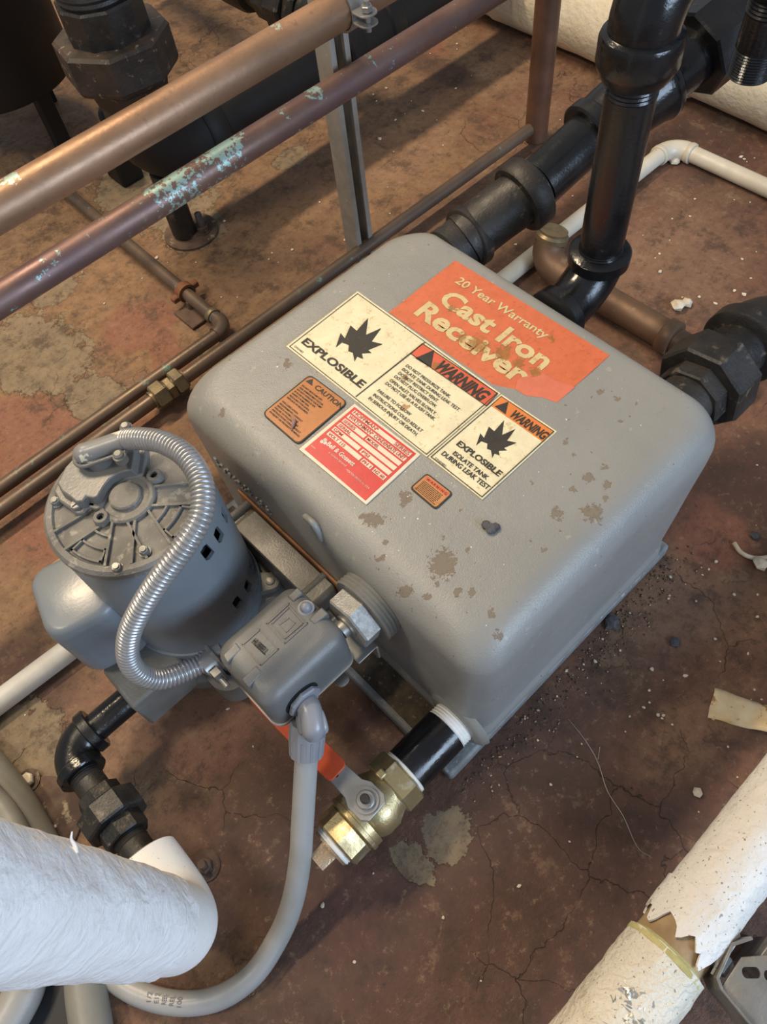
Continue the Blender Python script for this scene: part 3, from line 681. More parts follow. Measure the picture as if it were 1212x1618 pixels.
# terminal cover
zc = ZE + .012
cov = [(79, 770), (93, 742), (118, 715), (140, 697), (175, 684), (208, 680), (226, 692), (229, 712), (224, 745), (208, 748), (196, 752), (180, 762), (168, 778), (157, 797), (148, 800), (135, 796), (128, 806), (115, 807), (104, 797), (88, 786)]
q = [P(x, y, zc) for x, y in cov]; poly = [(p.x, p.y) for p in q]
poly = [(MC.x + (x - MC.x) * min(1, (MR - .0015) / hypot(x - MC.x, y - MC.y)), MC.y + (y - MC.y) * min(1, (MR - .0015) / hypot(x - MC.x, y - MC.y))) for x, y in poly]
mb = MB(); prism(mb, I4, poly, ZE - .004, ZE + .0065); cvr = obj('terminal_cover', mb, 'coverpaint', motor, 30, .0022, 3)
cen = Vector((sum(p[0] for p in poly) / len(poly), sum(p[1] for p in poly) / len(poly)))
def shrink(k): return [(cen.x + (x - cen.x) * k, cen.y + (y - cen.y) * k) for x, y in poly]
mb = MB(); prism(mb, I4, shrink(.86), ZE + .005, ZE + .0165, .94); obj('raised_dome', mb, 'coverpaint', cvr, 30, .0012, 2)
for (x, y) in ((119, 797), (221, 690)):
    c = P(x, y, ZE + .010); mb = MB(); F = frame((c.x, c.y, ZE + .006), (0, 0, 1)); nut(mb, F, 8, .0052, 0, .0045, .15); box(mb, (0, 0, .0052), (.007, .0014, .0012), F); obj('cover_screw', mb, 'bolt', cvr, 30)
# conduit connector on the cover
a, b = P(135, 716, .355), P(203, 693, .362)
mb = MB(); u = (b - a).normalized(); pts = [a - u * .004 + Vector((0, 0, -.009)), a - u * .002, a + u * .008, b]; sweep(mb, catmull(pts, 6), lambda t, i: .0095 if t > .25 else .0095 * sqrt(max(.15, t / .25)), 22)
cn = obj('conduit_connector', mb, mat('chipped_grey_paint', (.24, .24, .235), (.20, .20, .195), 20, .38, 0, .1, 300, [((.72, .66, .50), 28, .53, .56)]), motor, 40)
mb = MB(); F = frame((a.x + .006, a.y - .006, MZ1 + .011), (0, 0, 1)); lathe(mb, F, [(.0125, 0), (.0125, .015), (.0115, .018)], 28); obj('connector_base', mb, 'coverpaint', motor, 30)
mb = MB(); mid = a + u * .005
loop = [];w = Vector((-u.y, u.x, 0)).normalized()
for k in range(9): t = pi / 2 + pi * k / 8; loop.append(a + u * (.0 + .0125 * cos(t)) + w * (.0125 * sin(t)) + Vector((0, 0, -.003)))
ends0, ends1 = b + w * .0115 - u * .004 + Vector((0, 0, -.003)), b - w * .0115 - u * .004 + Vector((0, 0, -.003))
sweep(mb, [ends0] + loop + [ends1], .0022, 8); obj('clamp_strap', mb, 'coverpaint', cn, 60)
for p_ in (b - w * .016 - u * .010, b + w * .014 - u * .002):
    mb = MB(); F = frame(p_ + Vector((0, 0, -.008)), (0, 0, 1)); lathe(mb, F, [(.0062, 0), (.0062, .008), (.0048, .0085), (.0048, .011), (.003, .0125)], 20); obj('clamp_screw', mb, 'bolt', cn, 34)
# lower motor end: flare, ears
mb = MB(); lathe(mb, FM, [(.050, .098), (.078, .104), (MR + .002, .110), (MR + .002, MZ0 + .003), (MR - .003, MZ0 + .006)], 72); obj('motor_base_ring', mb, 'motor', motor, 34)
for (x, y) in ((420, 918), (325, 1030), (150, 1010)):
    c = P(x, y, .122); v = Vector((c.x - MC.x, c.y - MC.y)); v.normalize(); cc = Vector((MC.x + v.x * .091, MC.y + v.y * .091)); wv = Vector((-v.y, v.x)) * .011
    mb = MB(); F = frame((0, 0, 0), (0, 0, 1)); inn = Vector((MC.x, MC.y)) + v * .07
    poly2 = [tuple(inn - wv * 1.3), *[(cc.x + (v.x * cos(t) - wv.x / .011 * sin(-t)) * .0115, cc.y + (v.y * cos(t) - wv.y / .011 * sin(-t)) * .0115) for t in [radians(d) for d in range(-80, 81, 20)]], tuple(inn + wv * 1.3)]
    prism(mb, F, poly2, .108, .121); e = obj('mounting_ear', mb, 'pumppaint', motor, 30, .0015)
    mb = MB(); lathe(mb, frame((cc.x, cc.y, .06), (0, 0, 1)), [(.0075, 0), (.0075, .05)], 18); obj('stud_boss', mb, 'pumppaint', motor, 30)
    mb = MB(); lathe(mb, frame((cc.x, cc.y, .1205), (0, 0, 1)), [(.0055, 0), (.0055, .0016), (.003, .002)], 18); obj('ear_bolt', mb, 'bolt', motor, 30)
# pump casing
mb = MB(); lathe(mb, FM, [(.045, .0), (.064, .002), (.070, .024), (.090, .040), (.090, .062), (.070, .075), (.052, .084), (.05, .100)], 56)
obj('pump_casing', mb, 'pumppaint', motor, 45)
mb = MB(); F = frame((-.125, .262, 0), (0, 0, 1)); prism(mb, F, rrect(.095, .065, .026, 8), .028, .070); obj('lower_volute', mb, 'pumppaint', motor, 40, .008, 3)
mb = MB(); lathe(mb, frame((-.125, .262, .0695), (0, 0, 1)), [(.030, 0), (.027, .002), (.022, -.006)], 30); obj('volute_recess', mb, 'dark', motor, 30)
# square discharge block
DZ = .085; mb = MB(); box(mb, (-.215, .305, DZ), (.072, .062, .068)); obj('discharge_block', mb, 'pumppaint', motor, 30, .004)
# capacitor housing
CZ0, CZ1 = .128, .236
mb = MB(); ca = P(122, 955, .2); F = frame((-.214, .362, 0), (0, 0, 1), (-.96, .26, 0))
prof = rrect(.078, .090, .022, 8); rs = []
for zz, k in ((CZ0, .90), (CZ0 + .004, .97), (CZ0 + .01, 1), (CZ1 - .014, 1), (CZ1 - .005, .96), (CZ1 - .001, .88), (CZ1, .80)):
    rs.append([F @ Vector((x * k, y * k, zz)) for x, y in prof])
mb.rings(rs); cap_ = obj('capacitor_cover', mb, 'motor', motor, 50)
for sy in (-.02, .02):
    mb = MB(); box(mb, (.038, sy, .175), (.0035, .0016, .05), F); obj('pressed_rib', mb, 'motor', cap_, 30, .0005)
c = P(176, 951, .225); mb = MB(); nut(mb, frame((c.x, c.y, .205), (0, 0, 1)), 6, .006, .0, .008, .15); nut(mb, frame((c.x, c.y, .205), (0, 0, 1)), 16, .009, -.003, .001, .15); obj('cover_screw', mb, 'steel', cap_, 30)
# flange to the tank, gasket, bolts
mb = MB(); FX = frame((0, 0, 0), (-1, 0, 0), (0, 1, 0))   # local x = y, local y = -z... handled by explicit boxes
mb = MB(); box(mb, (-.024, .275, .112), (.032, .150, .10)); obj('mounting_flange', mb, 'pumppaint', motor, 30, .006)
mb = MB(); box(mb, (-.024, .195, .100), (.026, .030, .075)); obj('flange_lug', mb, 'pumppaint', motor, 30, .004)
mb = MB(); box(mb, (-.024, .355, .10), (.022, .03, .07)); obj('flange_lug', mb, 'pumppaint', motor, 30, .004)
mb = MB(); box(mb, (-.0055, .275, .112), (.003, .205, .112)); obj('gasket', mb, 'gasket', motor, 30, .001)
mb = MB(); box(mb, (-.060, .300, .088), (.05, .09, .05)); obj('suction_neck', mb, 'pumppaint', motor, 30, .012)
for yy, zz in ((.222, .158), (.358, .158)):
    mb = MB(); thread(mb, (-.004, yy, zz), (-.055, yy, zz), .0058, .0016, .0006, 16); st = obj('stud', mb, 'steel', motor, 20)
    mb = MB(); nut(mb, frame((-.042, yy, zz), (-1, 0, 0)), 6, .0115, 0, .010, .1); obj('nut', mb, 'steel', st, 25)

# ------------------------------------------------------------------ corrugated flexible conduit
fx = [P(201, 694, .362), P(222, 693, .372), P(258, 699, .382), (P(295, 722, .388)), P(318, 762, .388), P(318, 812, .382), P(296, 856, .372), P(262, 902, .356), P(228, 952, .332), P(205, 1000, .302), P(203, 1040, .270), P(222, 1066, .242), P(255, 1073, .222), P(300, 1057, .210), P(338, 1036, .207), P(352, 1028, .207)]
path = resample(catmull(fx, 8), .00105)
mb = MB(); sweep(mb, path, lambda t, i: .0094 + .0012 * (1, .65, -.6, .65)[i % 4] if i < len(path) - 10 else .0098, 20)
fc = obj('flexible_conduit', mb, 'flex', None, 60); tag(fc, 'ribbed grey metal conduit looping from the motor top down to the switch box', 'conduit')

# ------------------------------------------------------------------ switch box
BX0, BX1, BY0, BY1, BZ0, BZ1 = -.152, -.050, .120, .203, .182, .246
sb = thing('float_switch_box', (-.1, .165, BZ0), 'grey rounded switch cover mounted between the motor and the tank', 'switch')
F = frame(((BX0 + BX1) / 2, (BY0 + BY1) / 2, 0), (0, 0, 1)); w_, h_ = BX1 - BX0, BY1 - BY0
rs = []
for i in range(3): rs.append([F @ Vector((x, y, BZ0 + .018 * i)) for x, y in rrect(w_, h_, .012, 8)])
for i in range(0, 8):
    t = i / 7 * pi / 2; ins = .015 * (1 - cos(t)); rs.append([F @ Vector((x, y, BZ1 - .015 + .015 * sin(t))) for x, y in rrect(w_ - 2 * ins, h_ - 2 * ins, .016 - .003 * i / 7, 8)])
mb = MB(); mb.rings(rs); obj('cover', mb, 'boxpaint', sb, 50)
# rim plate and bottom bracket
mb = MB(); prism(mb, F, rrect(w_ + .003, h_ + .003, .013, 6), BZ0 - .004, BZ0 + .0005); obj('base_plate', mb, 'galv', sb, 30)
# embossed squares, bars and screw
def emb(px, z): return P(px[0], px[1], z)
mb = MB()
def ring_px(mb, pts, w, z0, z1):
    q = [P(x, y, z1) for x, y in pts]
    for i in range(len(q)):
        a, b = q[i], q[(i + 1) % len(q)]; u = (b - a).normalized(); s_ = Vector((-u.y, u.x, 0)) * w / 2; e = u * w / 2
        prism(mb, I4, [tuple((a - e - s_)[:2]), tuple((b + e - s_)[:2]), tuple((b + e + s_)[:2]), tuple((a - e + s_)[:2])], z0, z1)
def b4(x, y): return (340 + x * .198, 900 + y * .198)
Zb = BZ1 + .0009
ring_px(mb, [b4(590, 270), b4(412, 432), b4(555, 585), b4(735, 425)], .0010, BZ1 - .001, Zb)
ring_px(mb, [b4(590, 300), b4(450, 432), b4(555, 550), b4(700, 425)], .0007, BZ1 - .001, Zb)
ring_px(mb, [b4(355, 478), b4(218, 598), b4(362, 760), b4(502, 632)], .0010, BZ1 - .001, Zb)
ring_px(mb, [b4(590, 385), b4(512, 440), b4(568, 500), b4(640, 425)], .0006, BZ1 - .001, Zb - .0003)
obj('embossed_frames', mb, 'boxpaint', sb, None)
mb = MB(); a, b = P(*b4(288, 580), Zb), P(*b4(395, 680), Zb); put_text(mb, 'HUBBELL', (a.x, a.y), (b.x, b.y), .0062, Zb, bold=.02)
obj('embossed_lettering', mb, 'dark', sb, None)
mb = MB()
for pts in ([b4(165, 580), b4(210, 632), b4(95, 745), b4(60, 690)], [b4(330, 765), b4(378, 815), b4(265, 940), b4(208, 880)], [b4(575, 215), b4(660, 140), b4(700, 185), b4(625, 262)], [b4(745, 400), b4(850, 300), b4(905, 350), b4(790, 440)]):
    q = [P(x, y, BZ1) for x, y in pts]; 
    mb = MB(); prism(mb, I4, [(p.x, p.y) for p in q], BZ1 - .010, BZ1 + .0006); obj('raised_pad', mb, 'boxpaint', sb, 30, .0012)
c = P(*b4(718, 292), BZ1 + .004); mb = MB(); lathe(mb, frame((c.x, c.y, BZ1 - .001), (0, 0, 1)), [(.0085, 0), (.008, .0012), (.0055, .0016), (.0057, .003), (.0045, .0062), (.002, .0078)], 22); obj('cover_screw', mb, 'plastic', sb, 40)
# conduit fitting at the left end
c = P(352, 1028, .207); mb = MB(); Ff = frame((BX0 + .002, c.y, .207), (-1, 0, 0)); nut(mb, Ff, 8, .0155, 0, .005, .1); lathe(mb, Ff, [(.0125, .005), (.0125, .018)], 24); obj('conduit_clamp', mb, 'steel', sb, 30)
mb = MB(); box(mb, (BX0 - .010, c.y - .016, .205), (.008, .008, .02)); lathe(mb, frame((BX0 - .010, c.y - .012, .205), (0, -1, 0)), [(.003, 0), (.003, .02)], 12); obj('clamp_bolt', mb, 'steel', sb, 30)
# bracket tabs on the right
mb = MB(); box(mb, (BX1 + .010, BY0 + .018, BZ0 - .002), (.026, .050, .0025)); box(mb, (BX1 + .022, BY0 + .010, BZ0 - .017), (.0025, .035, .03)); obj('bracket', mb, 'steel', sb, 30, .0006)
mb = MB(); prism(mb, frame((-.075, BY0 + .004, BZ0 - .012), (0, -.3, -1), (1, 0, 0)), rrect(.014, .03, .006, 6), 0, .0018); obj('bracket_tab', mb, 'steel', sb, 30)
mb = MB(); c = Vector((BX1, PB.y, PB.z)); lathe(mb, frame(c + Vector((.012, 0, 0)), (-1, 0, 0)), [(.009, 0), (.009, .012)], 16); obj('rod_bush', mb, 'steel', sb, 30)
# plastic elbow connector
mb = MB(); E0 = Vector((-.118, BY0, .203)); Fe = frame(E0 + Vector((0, .002, 0)), (0, -1, 0))
mbk = MB(); lathe(mbk, Fe, [(.0195, 0), (.0195, .003)], 24); obj('opening', mbk, 'dark', sb, 30)
el = thing('liquid_tight_connector', (E0.x, E0.y - .02, .15), 'blue grey plastic elbow connector under the switch box', 'connector')
nut(mb, frame(E0 + Vector((0, -.0012, 0)), (0, -1, 0)), 8, .0185, 0, .006, .08); obj('lock_nut', mb, 'plastic', el, 30)
EB = P(486, 1146, .180); CE = P(481, 1262, .118); cdir = (CE - EB).normalized()
e_path = catmull([E0 + Vector((0, -.004, 0)), E0 + Vector((-.003, -.016, .001)), E0 + Vector((-.012, -.029, -.007)), EB - cdir * .012, EB], 6)
mb = MB(); sweep(mb, e_path, .0114, 24); ee = obj('elbow_body', mb, 'plastic', el, 50)
for s_ in (-1, 1):
    mb = MB(); sid = Vector((.75, -.66, 0)) * s_; q = [p + sid * .0102 for p in e_path[6:-6]]; sweep(mb, q, lambda t, i: .0044 * sin(pi * (.15 + .7 * t)), 10); obj('side_wing', mb, 'plastic', ee, 50)
mb = MB(); Fn = frame(EB - cdir * .004, cdir); lathe(mb, Fn, [(.0160, 0), (.0180, .003), (.0180, .012), (.0168, .036), (.0135, .037)], 12); nn_ = obj('compression_nut', mb, 'plastic', el, 22)
mb = MB()
for i in range(24):
    t = 2 * pi * i / 24; p0 = Fn @ Vector((.0174 * cos(t), .0174 * sin(t), .014)); p1 = Fn @ Vector((.0163 * cos(t), .0163 * sin(t), .035)); sweep(mb, [p0, p1], .0007, 6)
obj('grip_ribs', mb, 'plastic', nn_, 40)['kind'] = 'stuff'
lq = [EB + cdir * .020, EB + cdir * .045, P(478, 1300, .098), P(474, 1360, .068), P(462, 1425, .040), P(440, 1480, .020), P(400, 1540, .0125), P(345, 1577, .0125), P(280, 1585, .0125), P(215, 1568, .0125), P(160, 1530, .0145), P(135, 1500, .040), P(110, 1470, .060)]
mb = MB(); pth = resample(catmull(lq, 8), .0022); sweep(mb, pth, lambda t, i: .0116 + .00012 * (i % 2), 22)
lc = obj('liquid_tight_conduit', mb, 'liquid', None, 60); tag(lc, 'smooth light grey flexible conduit curving from the plastic elbow across the floor', 'conduit')
mb = MB()
for s_, p0, p1 in (('1/2 E12345 RELIABLE', (150 + 12, 1566), (300, 1596)),):
    pass
c_ = [P(228, 1580, .0235), P(205, 1568, .0235)]
for i, ch in enumerate(('1/2', 'E12', 'REEL', 'REL', '100')):
    a = P(238 + i * 12, 1583 + i * 2.2, .0246); b = P(240 + i * 12, 1566 + i * 2.2, .0246); put_text(mb, ch, (a.x, a.y), (b.x, b.y), .005, .0245)
obj('printed_marking', mb, mat('grey_print', (.14, .14, .14), None, 40, .6), lc, None)

# ------------------------------------------------------------------ drain nipple and ball valve
VY, VZ = .029, .062
nip = thing('drain_nipple', (-.045, VY, VZ - .03), 'short black pipe nipple with white thread tape joining the tank corner to the brass valve', 'pipe')
mb = MB(); pipe(mb, (-.018, VY, VZ), (-.079, VY, VZ), .0268, 40); obj('nipple', mb, 'black', nip, 40)
mb = MB(); thread(mb, (-.001, VY, VZ), (-.0178, VY, VZ), .0262, .003, .0012, 36); obj('thread_tape', mb, 'tape', nip, 20, label='white thread tape, partly yellow')
mb = MB(); thread(mb, (-.0792, VY, VZ), (-.083, VY, VZ), .0275, .003, .001, 36); obj('thread_tape', mb, 'tape', nip, 20, label='white thread tape')
vl = thing('ball_valve', (-.14, VY, .03), 'brass ball valve with an orange handled lever at the low corner of the tank', 'valve')
FV = frame((-.083, VY, VZ), (-1, 0, 0), (0, 1, .25))
mb = MB(); nut(mb, FV, 6, .0325, 0, .024, .07); b1 = obj('hexagon_end', mb, 'brass', vl, 25)
mb = MB(); lathe(mb, FV, [(.027, .020), (.0275, .026), (.0335, .038), (.0335, .052), (.0305, .060), (.0285, .062), (.0325, .063), (.0325, .070), (.0335, .0705), (.0335, .075), (.029, .0765)], 40); obj('valve_body', mb, 'brass', vl, 34)
mb = MB(); nut(mb, FV, 8, .0300, .076, .100, .07); obj('end_cap', mb, 'brass', vl, 25)
mb = MB(); thread(mb, (-.183, VY, VZ), (-.1885, VY, VZ), .0235, .0026, .001, 32); obj('thread_tape', mb, 'tape', vl, 20, label='white thread tape ring')
mb = MB(); lathe(mb, frame((-.1885, VY, VZ), (-1, 0, 0)), [(.0225, 0), (.021, .003)], 30); prism(mb, frame((-.1915, VY, VZ), (-1, 0, 0), (0, .98, .2)), rrect(.022, .022, .002, 2), 0, .018, .93); obj('square_plug', mb, 'plugbrass', vl, 30, label='square bronze plug')
VS = Vector((-.1335, VY, 0))
mb = MB(); lathe(mb, frame((VS.x, VS.y, .088), (0, 0, 1)), [(.0155, 0), (.0145, .008), (.0145, .012)], 24); obj('stem_collar', mb, 'brass', vl, 30)
mb = MB(); Fs = frame((VS.x, VS.y, .1035), (0, 0, 1)); nut(mb, Fs, 12, .0098, 0, .0060, .1, .4); lathe(mb, Fs, [(.0135, -.001), (.0135, .0014)], 28); obj('stem_nut', mb, 'steel', vl, 25)
mb = MB(); lathe(mb, Fs, [(.0048, .0), (.0048, .0115), (.004, .0125)], 18); obj('valve_stem', mb, 'blackflat', vl, 30)
HD = Vector((-.0455, .9989, 0)).normalized(); HW = Vector((-HD.y, HD.x, 0))
lev = MB(); F = frame((VS.x, VS.y, .0990), (0, 0, 1), HD)
lp = [(-.016, -.012), (-.010, -.017), (.010, -.017), (.018, -.0125), (.052, -.0112), (.052, .0112), (.018, .0125), (.010, .017), (-.010, .017), (-.016, .012)]
prism(lev, F, lp, 0, .0035); lv = obj('lever', lev, 'steel', vl, 30, .0008)
mb = MB(); lathe(mb, frame(Vector((VS.x, VS.y, .1022)) + HD * .040 + HW * .003, (0, 0, 1)), [(.0022, 0), (.0022, .0008)], 12); obj('hole', mb, 'dark', lv, 30)
mb = MB(); prism(mb, F, [(x + .104, y) for x, y in rrect(.130, .0255, .006, 4)], -.002, .0065); gp = obj('handle_grip', mb, 'orange', vl, 30, .0018, label='orange vinyl grip')
mb = MB(); a = F @ Vector((.118, .006, 0)); b = F @ Vector((.118, -.004, 0)); put_text(mb, 'ON', (a.x, a.y), (b.x, b.y), .004, .1058); obj('grip_lettering', mb, 'ink', gp, None)
mb = MB(); box(mb, (-.104, VY + .010, .091), (.010, .010, .012)); obj('stop_lug', mb, 'brass', vl, 30, .002)

# ------------------------------------------------------------------ discharge pipe run (left)
dp = thing('discharge_pipe_run', (-.33, .25, .05), 'black threaded pipe, elbow and union leading from the pump to the white insulated pipe', 'pipe')
DY = .303; DXX = -.333
mb = MB(); pipe(mb, (-.2515, DY, DZ), (-.312, DY, DZ), .0168); obj('nipple', mb, 'black', dp)
def elbow90(parent, p0, c, p1, r, m, lip=None, name='elbow'):
    """fitting whose ends are at p0 and p1, corner at c"""
    p0, c, p1 = Vector(p0), Vector(c), Vector(p1); lip = lip or r * 1.25; mb = MB(); bl = r * .62
    u, v = (c - p0).normalized(), (p1 - c).normalized()
    pts = arc(p0 + u * bl * .8, c, p1 - v * bl * .8, 10); sweep(mb, [p0 + u * .001] + pts + [p1 - v * .001], r * 1.1, 32)
    band(mb, p0, u, lip, bl); band(mb, p1, -v, lip, bl); return obj(name, mb, m, parent, 40)
elbow90(dp, (-.295, DY, DZ), (DXX, DY, DZ), (DXX, DY - .036, DZ), .0205, 'black', .0258)
mb = MB(); thread(mb, (DXX, DY - .034, DZ), (DXX, DY - .046, DZ), .0172, .0024, .0007); pipe(mb, (DXX, DY - .045, DZ), (DXX, DY - .072, DZ), .0168); obj('nipple', mb, 'blackflat', dp)
mb = MB(); nut(mb, frame((DXX, DY - .062, DZ), (0, -1, 0)), 8, .0235, 0, .018, .06); obj('union_tailpiece', mb, 'blackflat', dp, 25)
mb = MB(); nut(mb, frame((DXX, DY - .079, DZ), (0, -1, 0)), 8, .0345, 0, .026, .06, .2); obj('union_nut', mb, 'blackflat', dp, 25)
mb = MB(); nut(mb, frame((DXX, DY - .104, DZ), (0, -1, 0)), 8, .0245, 0, .020, .06); obj('union_end', mb, 'blackflat', dp, 25)
mb = MB(); thread(mb, (DXX, DY - .122, DZ), (DXX, DY - .132, DZ), .0175, .0022, .0007); pipe(mb, (DXX, DY - .13, DZ), (DXX, DY - .19, DZ), .0168); obj('nipple', mb, 'blackflat', dp)
# big insulated riser, bottom left
ir = thing('insulated_riser', (-.333, .06, .04), 'thick white insulated pipe rising in the lower left corner with a smooth elbow cover', 'insulated pipe')
IX, IY, IR = -.339, .070, .0405
mb = MB(); pts = [(IX, .148, DZ), (IX, IY + .05, DZ)] + arc((IX, IY + .045, DZ), (IX, IY, DZ), (IX, IY, DZ + .045), 12)[1:] + [(IX, IY, DZ + .125)]
sweep(mb, resample([Vector(p) for p in pts], .006), lambda t, i: IR * (.985 if t > .02 else .98), 56); ec = obj('elbow_cover', mb, 'insend', ir, 40)
mb = MB(); lathe(mb, frame((IX, .1482, DZ), (0, 1, 0)), [(IR - .001, 0), (IR - .002, .001)], 48); obj('end_face', mb, mat('grey_end_face', (.30, .28, .25), (.2, .18, .15), 20, .7), ir, 30)
mb = MB(); c = P(193, 1357, .115); lathe(mb, frame((IX + .0, .136, DZ + IR - .001), (0, 0, 1)), [(.006, 0), (.0055, .0015), (.004, .0025)], 20); obj('pin_washer', mb, 'insend', ir, 30)
mb = MB(); rows = []
zs = [DZ + .096 + i * .006 for i in range(130)]
for k, z in enumerate(zs):
    r = IR + .0014; ring = []
    for i in range(56):
        t = 2 * pi * i / 56; d = Vector((cos(t), sin(t), 0)); p = Vector((IX, IY, z)) + d * r
        edge = max(0, 1 - k / 4.); p += d * (.0024 * noise.noise(Vector((cos(t) * 2.2, sin(t) * 2.2, z * 22))) + .0009 * noise.noise(Vector((cos(t) * 9, sin(t) * 9, z * 70)))) ; p.z += edge * .010 * noise.noise(Vector((cos(t) * 3, sin(t) * 3, 7)))
        ring.append(p)
    rows.append(ring)
mb.rings(rows); obj('canvas_jacket', mb, 'inswhite', ir, 60, label='white painted canvas jacket')
mb = MB(); c = P(122, 1340, DZ + .25)
d = ray(118, 1342); ax, ay = CAM.x - IX, CAM.y - IY
def on_cyl(px, py, cx, cy, r):
    d = ray(px, py); ax, ay = CAM.x - cx, CAM.y - cy; a = d.x ** 2 + d.y ** 2; b = 2 * (ax * d.x + ay * d.y); c = ax * ax + ay * ay - r * r; ds = max(0, b * b - 4 * a * c)
    return CAM + d * ((-b - sqrt(ds)) / (2 * a))
p = on_cyl(120, 1348, IX, IY, IR); sweep(mb, catmull([p, p + Vector((.002, .004, .001)), p + Vector((.003, .008, .003)), p + Vector((.006, .011, .004))], 5), lambda t, i: .0019 * (1 - .75 * t), 8); obj('loose_thread', mb, 'inswhite', ir, 50)

# ------------------------------------------------------------------ grey conduits at the lower left
def conduit(pts, r, m, label, name='grey_conduit', group=None, n=20):
    mb = MB(); sweep(mb, resample(catmull(pts, 8), .006), lambda t, i: r, n); o = obj(name, mb, m, None, 60); tag(o, label, 'conduit', group); return o
conduit([P(-40, 1185, .021), P(22, 1262, .021), P(68, 1345, .021), P(105, 1430, .021), P(130, 1510, .021), P(136, 1570, .021), P(146, 1640, .021), P(148, 1720, .021)], .0205, 'olive', 'dusty grey conduit emerging lowest under the white riser, nearer to the curved light grey conduit')
conduit([P(-120, 1240, .021), P(-60, 1290, .021), P(-22, 1340, .021), P(12, 1400, .021), P(38, 1470, .021), P(42, 1550, .021), P(8, 1620, .021), P(-40, 1700, .021)], .0205, 'liquid', 'pale grey conduit in the bottom left corner of the floor, bending away to the left', group=None)
conduit([P(-90, 1180, .055), P(-20, 1250, .055), P(20, 1300, .055), P(50, 1370, .053), P(75, 1450, .053)], .013, 'olive', 'thin olive grey conduit lying over the others left of the white riser')
mb = MB(); prism(mb, I4, [(p.x, p.y) for p in [P(66, 1530, .003), P(112, 1530, .003), P(120, 1640, .003), P(20, 1640, .003)]], .0003, .004); o = obj('dark_rubber_scrap', mb, 'bluepatch'); tag(o, 'flat dark slate scrap on the floor between the two lowest grey conduits', 'scrap')
# rusty flange plate with bolt next to union
fp = thing('floor_flange_plate', P(75, 1300, 0), 'round rusty floor plate with a pale bolt, left of the black union', 'plate')
c = P(62, 1300, 0); mb = MB(); lathe(mb, frame((c.x, c.y, .0005), (0, 0, 1)), [(.052, 0), (.052, .003), (.050, .004)], 48); obj('plate_disc', mb, 'darkrust', fp, 30)
b_ = P(45, 1233, .006); mb = MB(); F = frame((b_.x, b_.y, .0045), (0, 0, 1)); lathe(mb, F, [(.014, 0), (.014, .0015)], 24); o = obj('washer', mb, 'darkrust', fp, 30)
mb = MB(); nut(mb, F, 6, .0085, .0015, .009, .2); obj('bolt_head', mb, 'crumb', fp, 25)
mb = MB(); a = P(30, 1230, .008); sweep(mb, catmull([P(-20, 1245, .004), P(10, 1236, .006), P(28, 1232, .008)], 5), .002, 8); obj('tie_wire', mb, 'olive', fp, 60)
# anchor near the elbow cover
b_ = P(325, 1368, .0); an = thing('floor_anchor', b_, 'small dark anchor bolt in the floor right of the white elbow cover', 'bolt')
mb = MB(); F = frame(b_, (0, 0, 1)); lathe(mb, F, [(.017, 0.0003), (.017, .002)], 24); obj('washer', mb, 'darkrust', an, 30)
mb = MB(); nut(mb, F, 6, .009, .002, .009, .15); lathe(mb, F, [(.0045, .009), (.0045, .018)], 14); obj('nut', mb, 'darkrust', an, 25)
# white pvc from the left
conduit([P(-60, 1153, .0155), P(0, 1108, .0155), P(115, 1022, .0155), P(175, 978, .0155)], .0150, 'pvcwhite', 'short white plastic pipe on the floor running under the capacitor cover', 'plastic_pipe')['category'] = 'pipe'

# ------------------------------------------------------------------ copper lines above
CY = .677
def xline(px0, px1, y, r, ext0=.25, ext1=.25):
    a, b = PY(*px0, y), PY(*px1, y); z = (a.z + b.z) / 2; return Vector((a.x - ext0, y, z)), Vector((b.x + ext1, y, z))
def copper_pipe(name, a, b, r, m, label):
    mb = MB(); n = 60; pts = [a.lerp(b, i / n) for i in range(n + 1)]; sweep(mb, pts, r, 36); o = obj(name, mb, m, None, 60); tag(o, label, 'pipe'); return o
a1, b1_ = xline((0, 322), (540, 20), CY, .0222)
o1 = ((a1.x + b1_.x) / 2, CY, a1.z - .0222)
copper_pipe('copper_pipe', a1, b1_, .0226, copper('warm_brown_copper', (.36, .215, .13), (.27, .165, .10), (.35, .50, .45), .73, stains_local([stain(14, 285, CY, .010), stain(352, 75, CY, .006), stain(435, 38, CY, .006)], o1)), 'thicker copper pipe crossing the upper left, warm brown and mostly clean')
a2, b2_ = xline((0, 484), (770, -14), CY, .019)
o2 = ((a2.x + b2_.x) / 2, CY, a2.z - .0187)
copper_pipe('copper_pipe', a2, b2_, .0187, copper('tarnished_violet_copper', (.235, .145, .11), (.175, .105, .10), (.28, .50, .47), .605, stains_local([stain(350, 240, CY, .020, 1.6), stain(280, 310, CY, .020, 2.2), stain(495, 148, CY, .013), stain(330, 290, CY, .016, 1.6), stain(450, 200, CY, .012, 1.8), stain(8, 475, CY, .014)], o2)), 'thinner copper pipe below the thick one, violet brown with turquoise patches')
M['cu_floor'] = copper('dull_floor_copper', (.17, .12, .085), (.12, .09, .07), (.16, .30, .26), .60)
